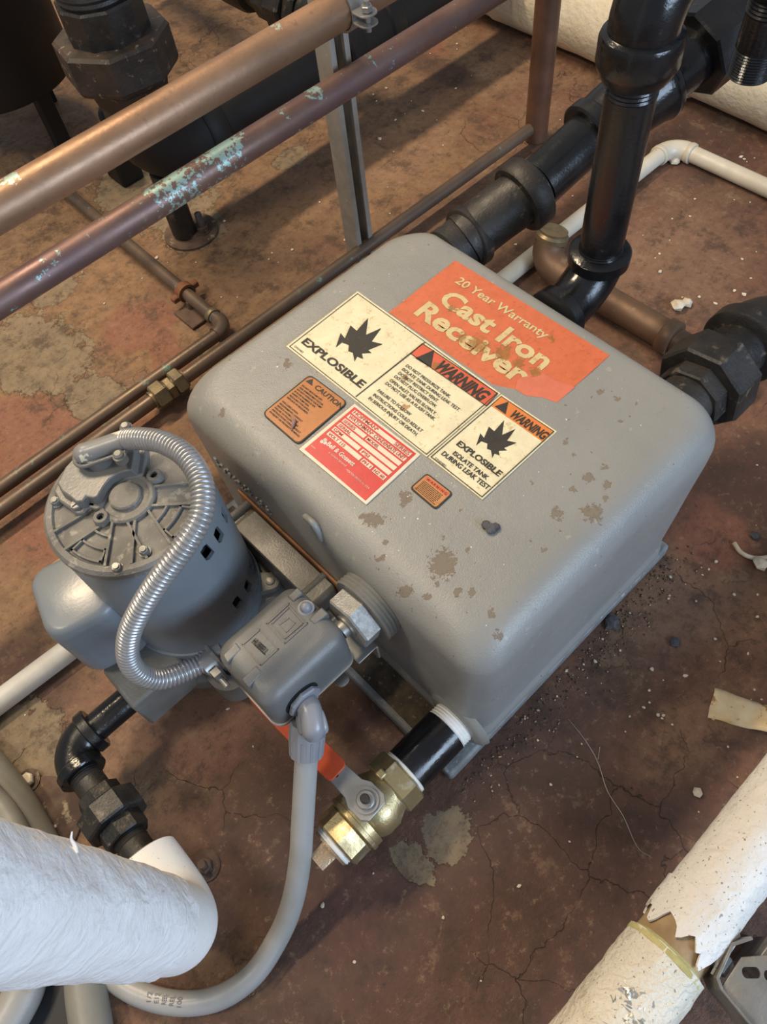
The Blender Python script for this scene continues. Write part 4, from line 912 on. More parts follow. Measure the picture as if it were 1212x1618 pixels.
# lines on the floor
g1, g2 = P(-80, 888, .030), P(842, 192, .030); yl = (P(100, 742, .03).y + P(700, 297, .03).y) / 2
fl1 = thing('floor_copper_line', (.2, yl, .018), 'long thin copper line low along the floor behind the tank with a brass union', 'pipe')
mb = MB(); pipe(mb, (-.40, yl, .030), (.905, yl, .030), .0112, 24); obj('tube', mb, 'cu_floor', fl1, 60)
cb = P(275, 617, .036); mb = MB(); F = frame((cb.x - .03, yl, .030), (1, 0, 0)); nut(mb, F, 6, .0215, 0, .022, .1); nut(mb, F, 6, .0185, .023, .036, .1, .3); nut(mb, F, 6, .0215, .037, .055, .1); lathe(mb, F, [(.015, -.004), (.015, .058)], 24)
obj('brass_union', mb, 'olbrass', fl1, 25, label='tarnished brass union')
y4 = P(100, 717, .02).y; xc = .209
y4 = yl + .040
fl2 = thing('bent_copper_line', (.2, y4, .01), 'thin copper line on the floor with an elbow and rusty clamp, behind the brass union', 'pipe')
mb = MB(); pts = [Vector((-.45, y4, .024)), Vector((xc - .03, y4, .024))] + arc((xc - .018, y4, .024), (xc, y4, .024), (xc, y4 + .018, .024), 8) + [Vector((xc, y4 + .05, .024)), Vector((xc + .012, 1.42, .024))]
sweep(mb, pts, .0108, 22); obj('tube', mb, 'cu_floor', fl2, 50)
mb = MB(); sweep(mb, arc((xc - .024, y4, .024), (xc, y4, .024), (xc, y4 + .024, .024), 8), .0135, 22); obj('elbow', mb, 'cu_floor', fl2, 50)
for yy in (y4 + .035,):
    mb = MB(); band(mb, (xc, yy, .024), (0, 1, 0), .0132, .01); obj('solder_sleeve', mb, 'olbrass', fl2, 40)
cl = thing('pipe_clamp', (xc, .853, 0), 'rusty split ring clamp on a small base holding the bent copper line', 'clamp')
yc = P(290, 462, .024).y
mb = MB(); lathe(mb, frame((xc + .002, yc - .008, .024), (0, 1, 0)), [(.0115, 0), (.0165, 0), (.0165, .014), (.0115, .014)], 26, cap=False); n = 26; mb.f += [(3 * n + i, 3 * n + (i + 1) % n, (i + 1) % n, i) for i in range(n)]
obj('ring', mb, 'rust', cl, 34)
mb = MB(); box(mb, (xc + .022, yc, .026), (.014, .012, .010)); box(mb, (xc - .018, yc, .022), (.014, .012, .010)); obj('ring_ear', mb, 'rust', cl, 30, .002)
mb = MB(); lathe(mb, frame((xc - .006, yc - .02, .001), (0, 0, 1)), [(.008, 0), (.006, .006), (.005, .02)], 16); box(mb, (xc - .016, yc - .034, .0035), (.035, .055, .006)); obj('base', mb, 'darkrust', cl, 30, .0015)

# ------------------------------------------------------------------ strut channel
sx, sy = PY(568, 395, .70).x, .70
sx = .468; SW = .034
stt = thing('strut_post', (sx + SW / 2, sy + SW / 2, 0), 'upright grey slotted steel channel between the copper pipes and the tank', 'post')
mb = MB(); t = .0025; Z_ = .62
prof = [(0, 0), (.009, 0), (.009, .006), (.0065, .006), (.0065, t), (t, t), (t, SW - t), (SW - t, SW - t), (SW - t, t), (SW - .0065, t), (SW - .0065, .006), (SW - .009, .006), (SW - .009, 0), (SW, 0), (SW, SW), (0, SW)]
prism(mb, frame((sx, sy, 0), (0, 0, 1)), prof, .001, Z_); st = obj('channel', mb, 'galv', stt, 30, .0006)
mb = MB()
for i in range(11):
    zc_ = .05 + i * .052; F = frame((sx + SW / 2, sy + SW - .006, zc_), (0, 1, 0), (1, 0, 0)); prism(mb, F, rrect(.013, .030, .0063, 5), 0, .012)
cut(st, mb)
pc = thing('pipe_strap', (sx, CY, .44), 'shiny steel strut clamp with a bolt at the top edge gripping the thick copper pipe', 'clamp')
cpx = sx + SW / 2 - .002; zc1 = a1.z
mb = MB(); lathe(mb, frame((cpx - .008, CY, zc1), (1, 0, 0)), [(.0235, -.002), (.0262, -.002), (.0262, .018), (.0235, .018)], 40, cap=False); n = 40; mb.f += [(3 * n + i, 3 * n + (i + 1) % n, (i + 1) % n, i) for i in range(n)]
obj('strap', mb, 'steel', pc, 30)
mb = MB(); F = frame((cpx, CY - .034, zc1 + .0), (0, 0, 1)); 
for s_ in (-1, 1): prism(mb, frame((cpx, CY - .037, zc1 + .006 * s_ - .001), (0, 0, 1)), rrect(.026, .032, .011, 6), 0, .002)
obj('strap_ear', mb, 'steel', pc, 30, .0004)
mb = MB(); F = frame((cpx, CY - .042, zc1 - .016), (0, 0, 1)); lathe(mb, F, [(.0036, 0), (.0036, .036)], 16); nut(mb, F, 6, .0075, .0235, .031, .12); obj('bolt', mb, 'steel', pc, 25)

# ------------------------------------------------------------------ heavy black piping, back left
BYp, BZp, BR = 1.0, .166, .055
hb = thing('black_steam_main', (.5, BYp, .0), 'heavy black pipe run behind the copper pipes with a large upright union', 'pipe')
mb = MB(); pipe(mb, (.40, BYp, BZp), (1.12, BYp, BZp), BR, 44); obj('pipe', mb, 'tankblack', hb, 50)
ux = .308
mb = MB(); sweep(mb, [Vector((.41, BYp, BZp))] + arc((.385, BYp, BZp), (ux, BYp, BZp), (ux, BYp, BZp + .077), 12) + [Vector((ux, BYp, BZp + .085))], .062, 40); band(mb, (.425, BYp, BZp), (-1, 0, 0), .067, .038, n=44); obj('elbow', mb, 'tankblack', hb, 50)
mb = MB(); lathe(mb, frame((ux, BYp, BZp + .08), (0, 0, 1)), [(.058, 0), (.056, .02), (.062, .045), (.066, .055)], 8); obj('union_lower', mb, 'rustblack', hb, 25)
mb = MB(); lathe(mb, frame((ux, BYp, .292), (0, 0, 1)), [(.060, 0), (.0815, .014), (.085, .02), (.085, .066), (.080, .070), (.062, .070)], 8, .2); obj('union_nut', mb, 'rustblack', hb, 25)
mb = MB(); nut(mb, frame((ux, BYp, .358), (0, 0, 1)), 10, .060, 0, .052, .05); obj('union_upper', mb, 'blackflat', hb, 25)
mb = MB(); thread(mb, (ux, BYp, .41), (ux, BYp, .452), .0535, .0075, .002, 36); lathe(mb, frame((ux, BYp, .45), (0, 0, 1)), [(.052, 0), (.060, .004), (.062, .02), (.062, .08), (.058, .085), (.05, .086), (.05, .5)], 36); obj('riser_pipe', mb, 'blackflat', hb, 34)
mb = MB(); band(mb, (.70, BYp, BZp), (1, 0, 0), .064, .035, n=44); band(mb, (.80, BYp, BZp), (1, 0, 0), .064, .035, n=44); pipe(mb, (.72, BYp, BZp), (.82, BYp, BZp), .060, 44)
pipe(mb, (.76, BYp, BZp), (.76, BYp + .10, BZp), .045, 32); band(mb, (.76, BYp + .075, BZp), (0, 1, 0), .055, .03); obj('tee', mb, 'tankblack', hb, 40)
mb = MB(); pipe(mb, (.76, BYp + .1, BZp), (.76, 1.75, BZp), .036, 30); nut(mb, frame((.76, 1.135, BZp), (0, 1, 0)), 8, .045, 0, .03, .06); nut(mb, frame((.76, 1.165, BZp), (0, 1, 0)), 8, .056, 0, .045, .08, .2); nut(mb, frame((.76, 1.21, BZp), (0, 1, 0)), 8, .046, 0, .05, .06); band(mb, (.76, 1.30, BZp), (0, 1, 0), .05, .08); band(mb, (.76, 1.39, BZp), (0, 1, 0), .047, .03); obj('branch_pipe', mb, 'blackflat', hb, 30)
# pipe stand under the elbow
ap = P(303, 368, 0); mb = MB(); pipe(mb, (ux, BYp, .0125), (ux, BYp, BZp - .03), .022, 20); obj('support_leg', mb, 'blackflat', hb, 40)
sp_ = thing('anchor_plate', (ap.x, ap.y, 0), 'round rusty floor flange with an upright anchor bolt behind the violet copper pipe', 'plate')
mb = MB(); lathe(mb, frame((ap.x, ap.y, .0005), (0, 0, 1)), [(.050, 0), (.050, .004), (.046, .006), (.028, .007), (.026, .012), (.024, .012)], 40); obj('flange', mb, 'darkrust', sp_, 30)
bo = P(322, 366, .006); mb = MB(); F = frame((bo.x, bo.y, .0035), (0, 0, 1)); lathe(mb, F, [(.013, 0.001), (.013, .006)], 20); nut(mb, F, 6, .011, .006, .016, .1); obj('nut', mb, 'darkrust', sp_, 25)
mb = MB(); lathe(mb, F, [(.0062, .015), (.0062, .042), (.005, .043)], 14); obj('anchor_bolt', mb, 'stone', sp_, 30)
# large black vessel
tk = thing('black_vessel', (.235, 1.55, 0), 'large plain black vessel filling the top left corner', 'vessel')
TKx, TKy, TKr = .262, 1.575, .132
TKx, TKy, TKr = .278, 1.528, .150
mb = MB(); lathe(mb, frame((TKx, TKy, .125), (0, 0, 1)), [(TKr - .02, 0), (TKr - .004, .004), (TKr, .012), (TKr, .9)], 56); obj('vessel_body', mb, 'tankblack', tk, 40)
for q in (40, 160, 280):
    mb = MB(); box(mb, (TKx + (TKr - .03) * cos(radians(q)), TKy + (TKr - .03) * sin(radians(q)), .064), (.03, .03, .128)); obj('leg', mb, 'tankblack', tk, 30, .002)
mb = MB(); box(mb, (.335, 1.24, .045), (.05, .06, .09)); o = obj('black_support_block', mb, 'tankblack', None, 30, .006); tag(o, 'dark block on the floor left of the big upright union', 'block')

# ------------------------------------------------------------------ black pipes leaving the back of the tank
# A: large return line
ra = thing('return_line', (.5, .39, .1), 'large black pipe leaving the far end of the tank, passing behind the glossy riser', 'pipe')
A0 = Vector((.362, .392, .264))
mb = MB(); pipe(mb, A0, (.398, .390, .266), .0315, 36); obj('nipple', mb, 'blackflat', ra)
e1_ = Vector((.392, .390, .266)); ec_ = P(790, 338, .296); 
E1 = Vector((.395, .388, .268)); Epx = P(832, 303, .300); dA = (P(1002, 168, .345) - P(842, 300, .305)).normalized()
mb = MB(); S1 = P(835, 303, .303)
band(mb, E1, (1, -.1, .05), .0385, .016, n=40); sweep(mb, catmull([E1, E1.lerp(S1, .4) + Vector((.004, 0, .002)), S1], 6), .0335, 36); band(mb, S1 + dA * .008, -dA, .0435, .026, n=40)
obj('elbow', mb, 'blackflat', ra, 45)
A1, A2 = S1, P(925, 220, .325)
mb = MB(); thread(mb, S1 + dA * .007, S1 + dA * .014, .0312, .0024, .0008, 36); pipe(mb, S1 + dA * .013, A2 + dA * .012, .0308, 40); obj('pipe', mb, 'black', ra, 50)
A3 = P(1045, 125, .36)
mb = MB(); band(mb, A2, dA, .0415, .020, n=44); Fa = frame(A2 + dA * .018, dA); Lr = (A3 - A2).length
lathe(mb, Fa, [(.038, 0), (.0395, .02), (.043, Lr * .55), (.046, Lr * .75), (.0485, Lr * .78), (.0485, Lr - .018), (.046, Lr - .014)], 48); obj('reducing_tee', mb, 'black', ra, 34)
mb = MB(); F3 = frame(A3, dA); lathe(mb, F3, [(.036, 0), (.036, .05)], 40); nut(mb, F3, 8, .054, .045, .085, .05); lathe(mb, F3, [(.040, .08), (.040, .40)], 40); obj('union', mb, 'black', ra, 30)
# B: riser
rb = thing('vent_riser', (.44, .222, .2), 'glossy black riser pipe standing up from the middle port at the back of the tank', 'pipe')
BYr = .222; RX = PY(947, 412, BYr).x; RX = .446; BZr = .262
c = P(940, 440, .27); RX, BYr = c.x, c.y
elbow90(rb, (.368, BYr, BZr), (RX, BYr, BZr), (RX, BYr, BZr + .050), .0265, 'black', .0345)
mb = MB(); thread(mb, (RX, BYr, BZr + .049), (RX, BYr, BZr + .056), .0242, .0024, .0008, 32); pipe(mb, (RX, BYr, BZr + .055), (RX, BYr, .490), .0238, 36); thread(mb, (RX, BYr, .489), (RX, BYr, .505), .0242, .0036, .0012, 32); obj('pipe', mb, 'black', rb, 40)
ZU = .505
mb = MB(); lathe(mb, frame((RX, BYr, ZU), (0, 0, 1)), [(.030, 0), (.0355, .010), (.0370, .014), (.0370, .034), (.0355, .038), (.031, .040), (.031, .046)], 44)
sweep(mb, arc((RX, BYr, ZU + .042), (RX, BYr, ZU + .085), (RX + .045, BYr - .0, ZU + .085), 10) + [Vector((RX + .07, BYr, ZU + .085))], .031, 36); band(mb, (RX + .07, BYr, ZU + .085), (-1, 0, 0), .038, .028); obj('elbow', mb, 'black', rb, 45)
mb = MB(); pipe(mb, (RX + .06, BYr, ZU + .085), (RX + .15, BYr, ZU + .085), .0238); obj('top_pipe', mb, 'black', rb, 40)
# threaded pipe end hanging at the top right
tpc = P(1183, 118, .40); hp = thing('hanging_pipe_end', tpc, 'black threaded pipe end pointing down at the top right corner', 'pipe')
mb = MB(); thread(mb, tpc, tpc + Vector((0, 0, .030)), .0235, .0030, .0012, 34); pipe(mb, tpc + Vector((0, 0, .030)), tpc + Vector((0, 0, .065)), .0228, 34); thread(mb, tpc + Vector((0, 0, .065)), tpc + Vector((0, 0, .085)), .0238, .0036, .0012, 34); obj('pipe', mb, 'black', hp, 20)
mb = MB(); lathe(mb, frame(tpc + Vector((0, 0, .085)), (0, 0, 1)), [(.028, 0), (.034, .006), (.034, .04), (.03, .044), (.03, .20)], 40); obj('coupling', mb, 'black', hp, 34)
# C: right union
rc = thing('inlet_union', (.42, .05, .2), 'black union with large octagonal nut joined to the right rear corner of the tank', 'pipe')
CYp, CZp = .054, .248
def cx_(x): return (x, CYp, CZp)
mb = MB(); pipe(mb, cx_(.352), cx_(.392), .0305, 40); obj('nipple', mb, 'blackflat', rc)
mb = MB(); nut(mb, frame(cx_(.382), (1, 0, 0)), 8, .0375, 0, .020, .05, .15); obj('union_tailpiece', mb, 'blackflat', rc, 25)
mb = MB(); nut(mb, frame(cx_(.401), (1, 0, 0)), 8, .0515, 0, .040, .05, .25); obj('union_nut', mb, 'blackflat', rc, 25)
mb = MB(); thread(mb, cx_(.44), cx_(.452), .0325, .004, .001, 40); pipe(mb, cx_(.452), cx_(.49), .0315, 40); obj('nipple', mb, 'blackflat', rc)
elbow90(rc, cx_(.478), cx_(.535), (.535, CYp - .06, CZp), .036, 'blackflat', .046)
mb = MB(); pipe(mb, (.535, CYp - .05, CZp), (.535, CYp - .5, CZp), .0305, 36); obj('pipe', mb, 'blackflat', rc)

# ------------------------------------------------------------------ vertical copper drop and floor pipes at the back
cvx, cvy = .915, yl
cvx = P(866, 205, .03).x
mb = MB(); sweep(mb, [Vector((cvx, cvy, .004 + i * .05)) for i in range(22)], .0215, 30); o = obj('copper_drop', mb, copper('dark_brown_copper', (.20, .105, .065), (.14, .08, .055), (.30, .28, .2), .76), None, 50); tag(o, 'upright dark brown copper pipe at the top, in front of the cream insulation', 'pipe')
# cream insulated pipe far right
ci = thing('cream_insulated_pipe', (1.225, .7, 0), 'cream canvas covered pipe along the floor at the far top right', 'insulated pipe')
def insul(mb, pts, r, amp, n=44, seed=0):
    pts = resample([Vector(p) for p in pts], .012); m = len(pts); rs = []
    T = (pts[-1] - pts[0]).normalized(); x = Vector((0, 0, 1)); y = T.cross(x)
    for i, p in enumerate(pts):
        T = (pts[min(i + 1, m - 1)] - pts[max(0, i - 1)]).normalized(); y = T.cross(x).normalized(); xx = y.cross(T)
        rs.append([p + (xx * cos(2 * pi * k / n) + y * sin(2 * pi * k / n)) * (r + amp * noise.noise(p * 18 + Vector((cos(2 * pi * k / n) * 2, sin(2 * pi * k / n) * 2, seed)))) for k in range(n)])
    mb.rings(rs)
mb = MB(); insul(mb, [(1.228, .60, .078), (1.228, -.12, .078)], .074, .003); obj('jacket_section', mb, 'inscream', ci, 60)
mb = MB(); lathe(mb, frame((1.228, .598, .078), (0, -1, 0)), [(.0765, 0), (.0775, .01), (.077, .05), (.0735, .052)], 44); obj('joint_band', mb, 'inscream', ci, 40)
mb = MB(); insul(mb, [(1.222, .612, .085), (1.222, 1.03, .085)], .084, .003, seed=4); insul(mb, [(1.22, 1.035, .08), (1.22, 2.2, .08)], .076, .003, seed=9); obj('jacket_section', mb, 'inscream', ci, 60)
# cream pvc with elbow
pv = thing('cream_plastic_pipe', (1.04, .48, 0), 'cream plastic pipe lying on the floor with a right angle elbow', 'pipe')
mb = MB(); pipe(mb, (.42, .480, .0165), (1.03, .480, .0165), .0142, 26); obj('pipe', mb, 'pvc', pv)
mb = MB(); pipe(mb, (1.047, .463, .0165), (1.047, -.05, .0165), .0142, 26); obj('pipe', mb, 'pvc', pv)
elbow90(pv, (1.004, .480, .0165), (1.047, .480, .0165), (1.047, .437, .0165), .0152, 'pvc', .0178)
# brown copper drain assembly under the riser
bd = thing('brown_drain_pipe', (.645, .3, 0), 'dull brown copper drain pipe with an elbow on the floor under the black riser', 'pipe')
M['brown'] = mat('dusty_brown_copper', (.17, .10, .06), (.12, .075, .048), 20, .55, .35, .2, 150, [((.24, .17, .11), 40, .6, .75)])
bx = .648
mb = MB(); pipe(mb, (bx, .405, .028), (bx, .205, .028), .0225, 28); obj('pipe', mb, 'brown', bd)
mb = MB(); sweep(mb, [Vector((bx, .39, .028))] + arc((bx, .41, .028), (bx, .452, .028), (bx + .018, .452, .055), 8), .0255, 28); band(mb, (bx, .395, .028), (0, -1, 0), .0262, .014); obj('elbow', mb, 'brown', bd, 45)
mb = MB(); c = P(856, 374, .075); lathe(mb, frame((bx + .022, .455, .052), (.3, 0, .95)), [(.0225, 0), (.027, .006), (.027, .014), (.0235, .018), (.0235, .022)], 32); obj('sleeve', mb, 'olbrass', bd, 30)
mb = MB(); band(mb, (bx, .215, .028), (0, -1, 0), .027, .02); pipe(mb, (bx, .20, .028), (bx, .08, .028), .019, 26); obj('coupling', mb, 'brown', bd, 40)

# ------------------------------------------------------------------ lower right insulated pipe
LY, LZ, LR = -.262, .064, .0365
lr_ = thing('damaged_insulated_pipe', (.1, LY, 0), 'white insulated pipe in the lower right corner, its covering torn open', 'insulated pipe')
def tube_rough(mb, x0, x1, r, amp, endj, n=60, step=.005, seed=0, y=LY, z=LZ):
    k = int((x1 - x0) / step); rs = []
    for i in range(k + 1):
        x = x0 + (x1 - x0) * i / k; ring = []
        for j in range(n):
            t = 2 * pi * j / n; d = Vector((0, cos(t), sin(t)))
            rr_ = r + amp * (noise.noise(Vector((x * 30, cos(t) * 2, sin(t) * 2 + seed))) + .5 * noise.noise(Vector((x * 110, cos(t) * 7, sin(t) * 7 + seed))))
            p = Vector((x, y, z)) + d * rr_
            p.x += endj * max(0, 1 - (x - x0) / .04) * (noise.noise(Vector((cos(t) * 2.6, sin(t) * 2.6, 5 + seed))) + .4 * noise.noise(Vector((cos(t) * 9, sin(t) * 9, 5 + seed))))
            ring.append(p)
        rs.append(ring)
    mb.rings(rs, False, False)
def open_tube(name, x0, x1, r, m, amp, endj, seed=0, th=.004, label=None):
    mb = MB(); tube_rough(mb, x0, x1, r, amp, endj, seed=seed); mb2 = MB(); tube_rough(mb2, x0, x1, r - th, amp, endj, seed=seed)
    n = 60; L1 = len(mb.v); mb.add(mb2.v, [f[::-1] for f in mb2.f]); L2 = len(mb.v)
    mb.f += [(j, L1 + j, L1 + (j + 1) % n, (j + 1) % n) for j in range(n)]
    return obj(name, mb, m, lr_, 60, label=label)
xj = P(1040, 1470, LZ + .04).x
open_tube('upper_section', xj + .022, .95, LR, 'insright', .0012, .010, 2, label='speckled white covering')
open_tube('torn_edge', xj + .012, xj + .055, LR + .0022, 'insright', .0018, .017, 6, .0022, label='torn flap of stiff cloth')
open_tube('lower_section', -.35, xj - .004, LR * 1.06, 'instorn', .0022, .0, 9, label='cream section with torn foil facing')
open_tube('inner_sleeve', xj - .002, xj + .06, LR * .93, mat('brown_board', (.42, .30, .16), (.28, .19, .10), 30, .8), .001, 0, 3, .003, label='brown board sleeve inside the tear')
mb = MB(); lathe(mb, frame((xj - .010, LY, LZ), (1, 0, 0)), [(.020, 0), (LR * 1.07, 0), (LR * 1.07, .005), (LR * .90, .010), (.02, .010)], 56); obj('fibre_edge', mb, 'fibre', lr_, 30, label='yellow glass fibre edge')
mb = MB(); pipe(mb, (-.4, LY, LZ), (.95, LY, LZ), .016); obj('inner_pipe', mb, 'darkrust', lr_)
random.seed(8); mb = MB()
for i in range(150):
    x = xj - .03 - abs(random.gauss(0, .04)) - .02; t = radians(random.uniform(60, 165)); p = Vector((x, LY + cos(t) * (LR + .0012), LZ + sin(t) * (LR + .0012))); nrm = Vector((0, cos(t), sin(t)))
    F = frame(p, (nrm + Vector((random.uniform(-.5, .5), random.uniform(-.5, .5), random.uniform(-.3, .3)))).normalized()); k = random.randint(4, 6); s_ = random.uniform(.002, .0055)
    prism(mb, F, [(s_ * random.uniform(.5, 1.3) * cos(2 * pi * q / k), s_ * random.uniform(.5, 1.3) * sin(2 * pi * q / k)) for q in range(k)], 0, .0006)
obj('foil_scraps', mb, 'foil', lr_, None)['kind'] = 'stuff'
# bracket bottom right
br = thing('slotted_bracket', P(1180, 1570, .05), 'dull galvanised slotted channel bracket at the bottom right edge', 'bracket')
bc = P(1175, 1560, .075)
Fb = frame(bc, (-.08, -.16, .98), ray(1212, 1490) * 0 + (P(1212, 1498, .075) - P(1135, 1500, .075)))
uX = (P(1230, 1500, .075) - P(1150, 1500, .075)).normalized(); c0 = P(1140, 1548, .078)
Fb = frame(c0, (0, 0, 1), uX)
mb = MB(); pr = [(-.002, 0), (.09, .0), (.09, .022), (.02, .024), (-.0, .005)]
tri4 = [P(1150, 1490, .085), P(1140, 1540, .080), P(1200, 1640, .080), P(1300, 1640, .085), P(1300, 1500, .085)]
mb = MB(); q = [P(1172, 1512, .080), P(1140, 1560, .080), P(1205, 1640, .080), P(1330, 1640, .080), P(1330, 1500, .080)]
prism(mb, I4, [(p.x, p.y) for p in q], .077, .080); pl_ = obj('top_face', mb, 'galvdark', br, 30, .001)
mb2 = MB()
for x, y in ((1187, 1537), (1222, 1542)):
    c = P(x, y, .080); prism(mb2, frame((c.x, c.y, .07), (0, 0, 1), uX), [(x_ * .8, y_ * 1.) for x_, y_ in rrect(.020, .009, .0044, 5)], 0, .02)
cut(pl_, mb2)
mb = MB(); edge = [P(1190, 1482, .092), P(1160, 1492, .092), P(1134, 1545, .088), P(1140, 1562, .088), P(1212, 1650, .088)]
for a, b in zip(edge, edge[1:]):
    u = (b - a).normalized(); s_ = Vector((-u.y, u.x, 0)) * .0016; prism(mb, I4, [tuple((a - s_ - u * .001)[:2]), tuple((b - s_ + u * .001)[:2]), tuple((b + s_ + u * .001)[:2]), tuple((a + s_ - u * .001)[:2])], .045, .089)
obj('turned_rim', mb, 'galvdark', br, 30, .0012)
mb = MB(); c = P(1128, 1530, .07); nut(mb, frame(c, (1, 0, 0)), 6, .011, 0, .016, .1); obj('hexagon_bolt', mb, 'galvdark', br, 25)
mb = MB(); c = P(1185, 1545, .02); box(mb, (c.x + .02, c.y, .036), (.03, .03, .072)); obj('bracket_foot', mb, 'galvdark', br, 30, .001)

# ------------------------------------------------------------------ loose things on the floor
pp = [P(1128, 1088, .002), P(1117, 1135, .002), P(1160, 1150, .004), P(1240, 1165, .003), P(1250, 1125, .004), P(1165, 1103, .006)]
mb = MB(); n = 14; rows = []
a, b, c, d = P(1128, 1088, 0), P(1250, 1128, 0), P(1245, 1168, 0), P(1117, 1135, 0)
for i in range(n + 1):
    for j in range(7):
        p = a.lerp(b, i / n).lerp(d.lerp(c, i / n), j / 6); p = p + Vector((0, 0, .0045 + .0028 * sin(i * .8 + j * 1.1) + .004 * noise.noise(p * 45)));
        if j in (0, 6): p.z = max(.0012, p.z - .0015)
        mb.v.append(p)
for i in range(n):
    for j in range(6): mb.f.append((i * 7 + j, i * 7 + j + 1, (i + 1) * 7 + j + 1, (i + 1) * 7 + j))
o = obj('paper_strip', mb, 'paper', None, 60); s_ = o.modifiers.new('s', 'SOLIDIFY'); s_.thickness = .0006
tag(o, 'crumpled yellowed paper strip on the floor at the right edge', 'paper')
mb = MB(); a, b = P(60, 905, .004), P(106, 878, .006); sweep(mb, [a, a.lerp(b, .5), b], lambda t, i: .0006 + .0016 * t, 6); o = obj('wood_sliver', mb, 'wood', None, 40); tag(o, 'thin pale wood sliver on the floor left of the motor', 'debris')
mb = MB(); sweep(mb, catmull([P(1160, 858, .003), P(1172, 874, .003), P(1195, 882, .004), P(1225, 878, .003)], 6), .003, 8); o = obj('straw_bit', mb, 'crumb', None, 50); tag(o, 'short curved straw coloured scrap on the floor at the right edge', 'debris')
# strand of fluff
mb = MB(); pts = [(898, 1136), (925, 1170), (945, 1205), (960, 1250), (985, 1290), (1007, 1338), (1030, 1355)]; sweep(mb, catmull([P(x, y, .0008) for x, y in pts], 6), lambda t, i: .0002 + .0004 * sin(pi * t), 6)
sweep(mb, [P(945, 1200, .0008), P(948, 1180, .0008)], .0004, 6)
o = obj('cobweb_strand', mb, mat('pale_fluff', (.42, .37, .32), None, 40, .9), None, 50); tag(o, 'thin pale strand of fluff on the dark floor right of the brass valve', 'debris')
def crumb(c, r, m, name, label, group=None, seed=0, flat=.7):
    random.seed(seed); mb = MB(); k = 6; rs = []
    for j in range(4):
        ph = pi * (j + .55) / 4.1; rs.append([Vector((c.x + r * sin(ph) * cos(2 * pi * q / k) * random.uniform(.7, 1.25), c.y + r * sin(ph) * sin(2 * pi * q / k) * random.uniform(.7, 1.25), c.z + r * flat * (1 + cos(ph)) * .9)) for q in range(k)])
    zmin = min(v.z for r_ in rs for v in r_)
    for r_ in rs:
        for v in r_: v.z -= zmin - .0002
    mb.rings(rs); o = obj(name, mb, m, None, 25); tag(o, label, 'debris', group); return o
crumb(P(1070, 488, 0), .012, 'crumb', 'plaster_lump', 'largest of the white plaster lumps, between the black riser and the big black union', seed=1)
crumb(P(1085, 482, 0), .009, 'crumb', 'plaster_lump', 'oblong white plaster lump touching the largest one beside the big black union', seed=2)
crumb(P(1150, 645, 0), .009, 'crumb', 'plaster_lump', 'white plaster lump hidden low under the big black union', seed=14) if 0 else None
crumb(P(1065, 258, 0), .009, 'crumb', 'plaster_lump', 'white plaster lump in the inner corner of the cream pipe elbow', seed=3)
crumb(P(1200, 893, 0), .010, 'crumb', 'plaster_lump', 'ragged white plaster lump at the right edge beneath the curved straw scrap', seed=4)
crumb(P(966, 984, 0), .011, 'stone', 'stone_chip', 'dark grey stone chip against the lower edge of the pad', seed=5, flat=.5)
crumb(P(1066, 1016, 0), .007, 'stone', 'stone_chip', 'round black grit lump alone on the brown floor above the paper strip', seed=6, flat=.5)
crumb(P(1193, 848, 0), .007, 'stone', 'stone_chip', 'black grit lump close to the curved straw scrap', seed=7, flat=.5)
crumb(P(90, 1306, 0), .004, 'crumb', 'plaster_lump', 'tiny white flake on the rusty round plate by the black union', seed=8)
crumb(P(1100, 1253, 0), .006, 'crumb', 'plaster_lump', 'beige crumb pair on dark floor near the torn insulated pipe', seed=9)
crumb(P(665, 45, 0), .004, 'stone', 'stone_chip', 'tiny black chip on the floor above the violet copper pipe', seed=10) if 0 else None
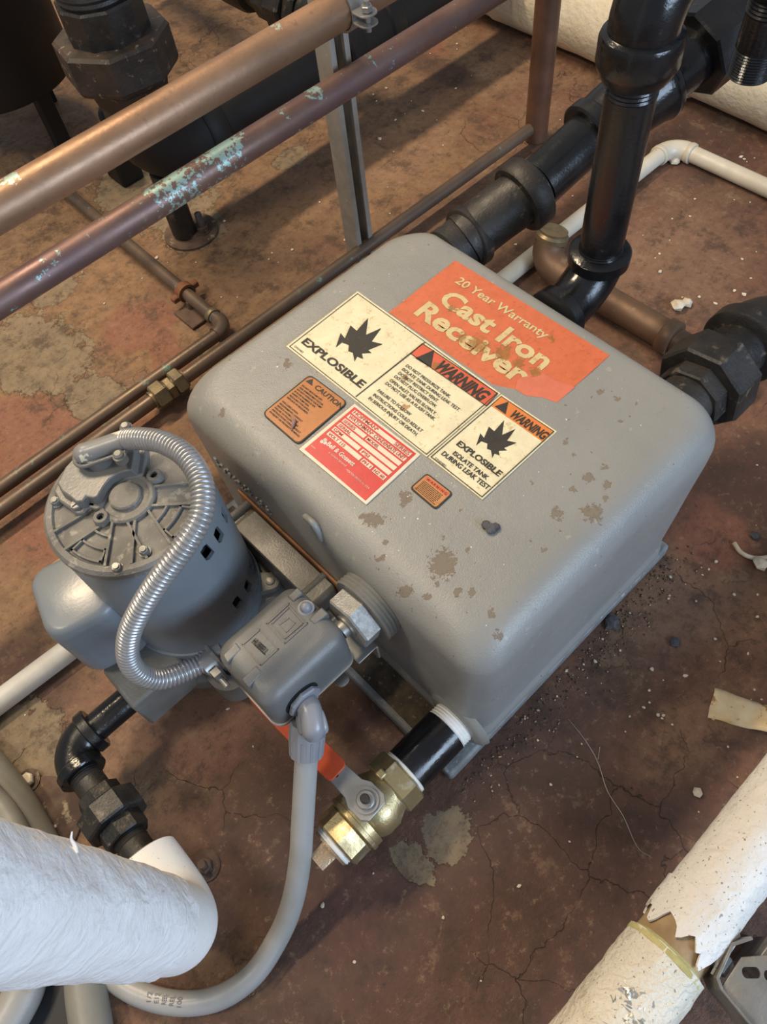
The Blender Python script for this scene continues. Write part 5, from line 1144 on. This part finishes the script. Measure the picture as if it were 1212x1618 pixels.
# tiny crumbs scattered: one mesh per shape, copied
proto = []
for k in range(5):
    o = crumb(Vector((0, 0, 0)), .0032, 'crumb', 'plaster_crumb', 'tiny pale crumb of plaster scattered on the floor', 'scattered plaster crumbs', seed=20 + k); proto.append(o)
random.seed(77)
cl_px = [(835, 168), (722, 70), (722, 78), (680, 85), (625, 190), (885, 190), (1098, 315), (1062, 346), (1016, 372), (1058, 380), (1042, 402), (1043, 430), (1090, 342), (1035, 408), (1078, 470), (1104, 470), (1130, 480), (1175, 466), (1160, 460), (1186, 440), (1172, 410), (1195, 398), (1160, 316), (1185, 320), (1150, 258), (1180, 256), (1176, 252), (1192, 250), (905, 310), (702, 312), (616, 338), (570, 490), (1196, 735), (1195, 830), (1197, 940), (1196, 975), (1182, 1033), (1192, 1090), (1030, 1058), (1048, 1075), (980, 1028), (925, 1095), (995, 1132), (988, 1156), (1017, 1118), (1026, 1110), (912, 1196), (1165, 1228), (1104, 1283), (1062, 1145), (975, 970), (960, 1000), (952, 1010), (935, 1035), (922, 1050), (940, 1045), (895, 1060), (1083, 1068), (1160, 940), (440, 415), (310, 415), (265, 415), (248, 408), (462, 395), (430, 400), (425, 410), (497, 440), (545, 380), (375, 470), (350, 470), (225, 440), (165, 480), (130, 430), (320, 380), (300, 395), (355, 350), (505, 320), (535, 290), (610, 140), (640, 180), (590, 150), (595, 160), (700, 230), (690, 190), (668, 176), (622, 240), (650, 160), (600, 220), (720, 140), (745, 120), (1040, 1130), (1130, 1010), (1120, 900), (1100, 950), (1150, 1180), (870, 1240), (900, 1330), (590, 1380), (510, 1430), (540, 1240), (400, 1180), (360, 1120), (430, 1010), (150, 1150), (60, 1060), (40, 1130), (70, 280), (120, 245), (100, 300), (560, 1520), (700, 1450), (820, 1400), (760, 1550), (880, 1100), (850, 1170), (950, 1080)]
for _ in range(30):
    cl_px.append((random.uniform(560, 1212), random.uniform(230, 560)) if random.random() < .35 else (random.uniform(880, 1212), random.uniform(880, 1180)))
for i, (x, y) in enumerate(cl_px):
    c = P(x, y, 0)
    if -.06 < c.x < .37 and -.012 < c.y < .48: continue
    src = proto[i % 5]; o = src if i < 5 else src.copy()
    if i >= 5: COL.objects.link(o)
    s_ = (.35 + .65 * random.random() ** 2) * (1.1 if y < 500 else .8); o.location = (c.x, c.y, .0); o.scale = (s_ * random.uniform(.8, 1.5), s_, s_ * .8); o.rotation_euler = (0, 0, random.uniform(0, 6.28))
# dirt against the pad and the corner, uncountable
mb = MB(); random.seed(9)
for i in range(420):
    t = random.random(); c = P(730, 1235, 0).lerp(P(1060, 870, 0), t) + Vector((random.gauss(0, .014), -abs(random.gauss(0, .018)) - .002, 0))
    r = random.uniform(.0005, .0018); k = 5; F = frame((c.x, c.y, .0002), (0, 0, 1)); lathe(mb, F, [(r, 0), (r * .9, r * .5), (r * .3, r)], k, random.random())
o = obj('swept_grit', mb, mat('mixed_grit', (.16, .10, .065), (.07, .045, .03), 180, .9, 0, .5, 300, [((.55, .45, .33), 240, .56, .6)]), None, 25); tag(o, 'loose brown grit gathered along the right side of the pad', 'dirt', kind='stuff')
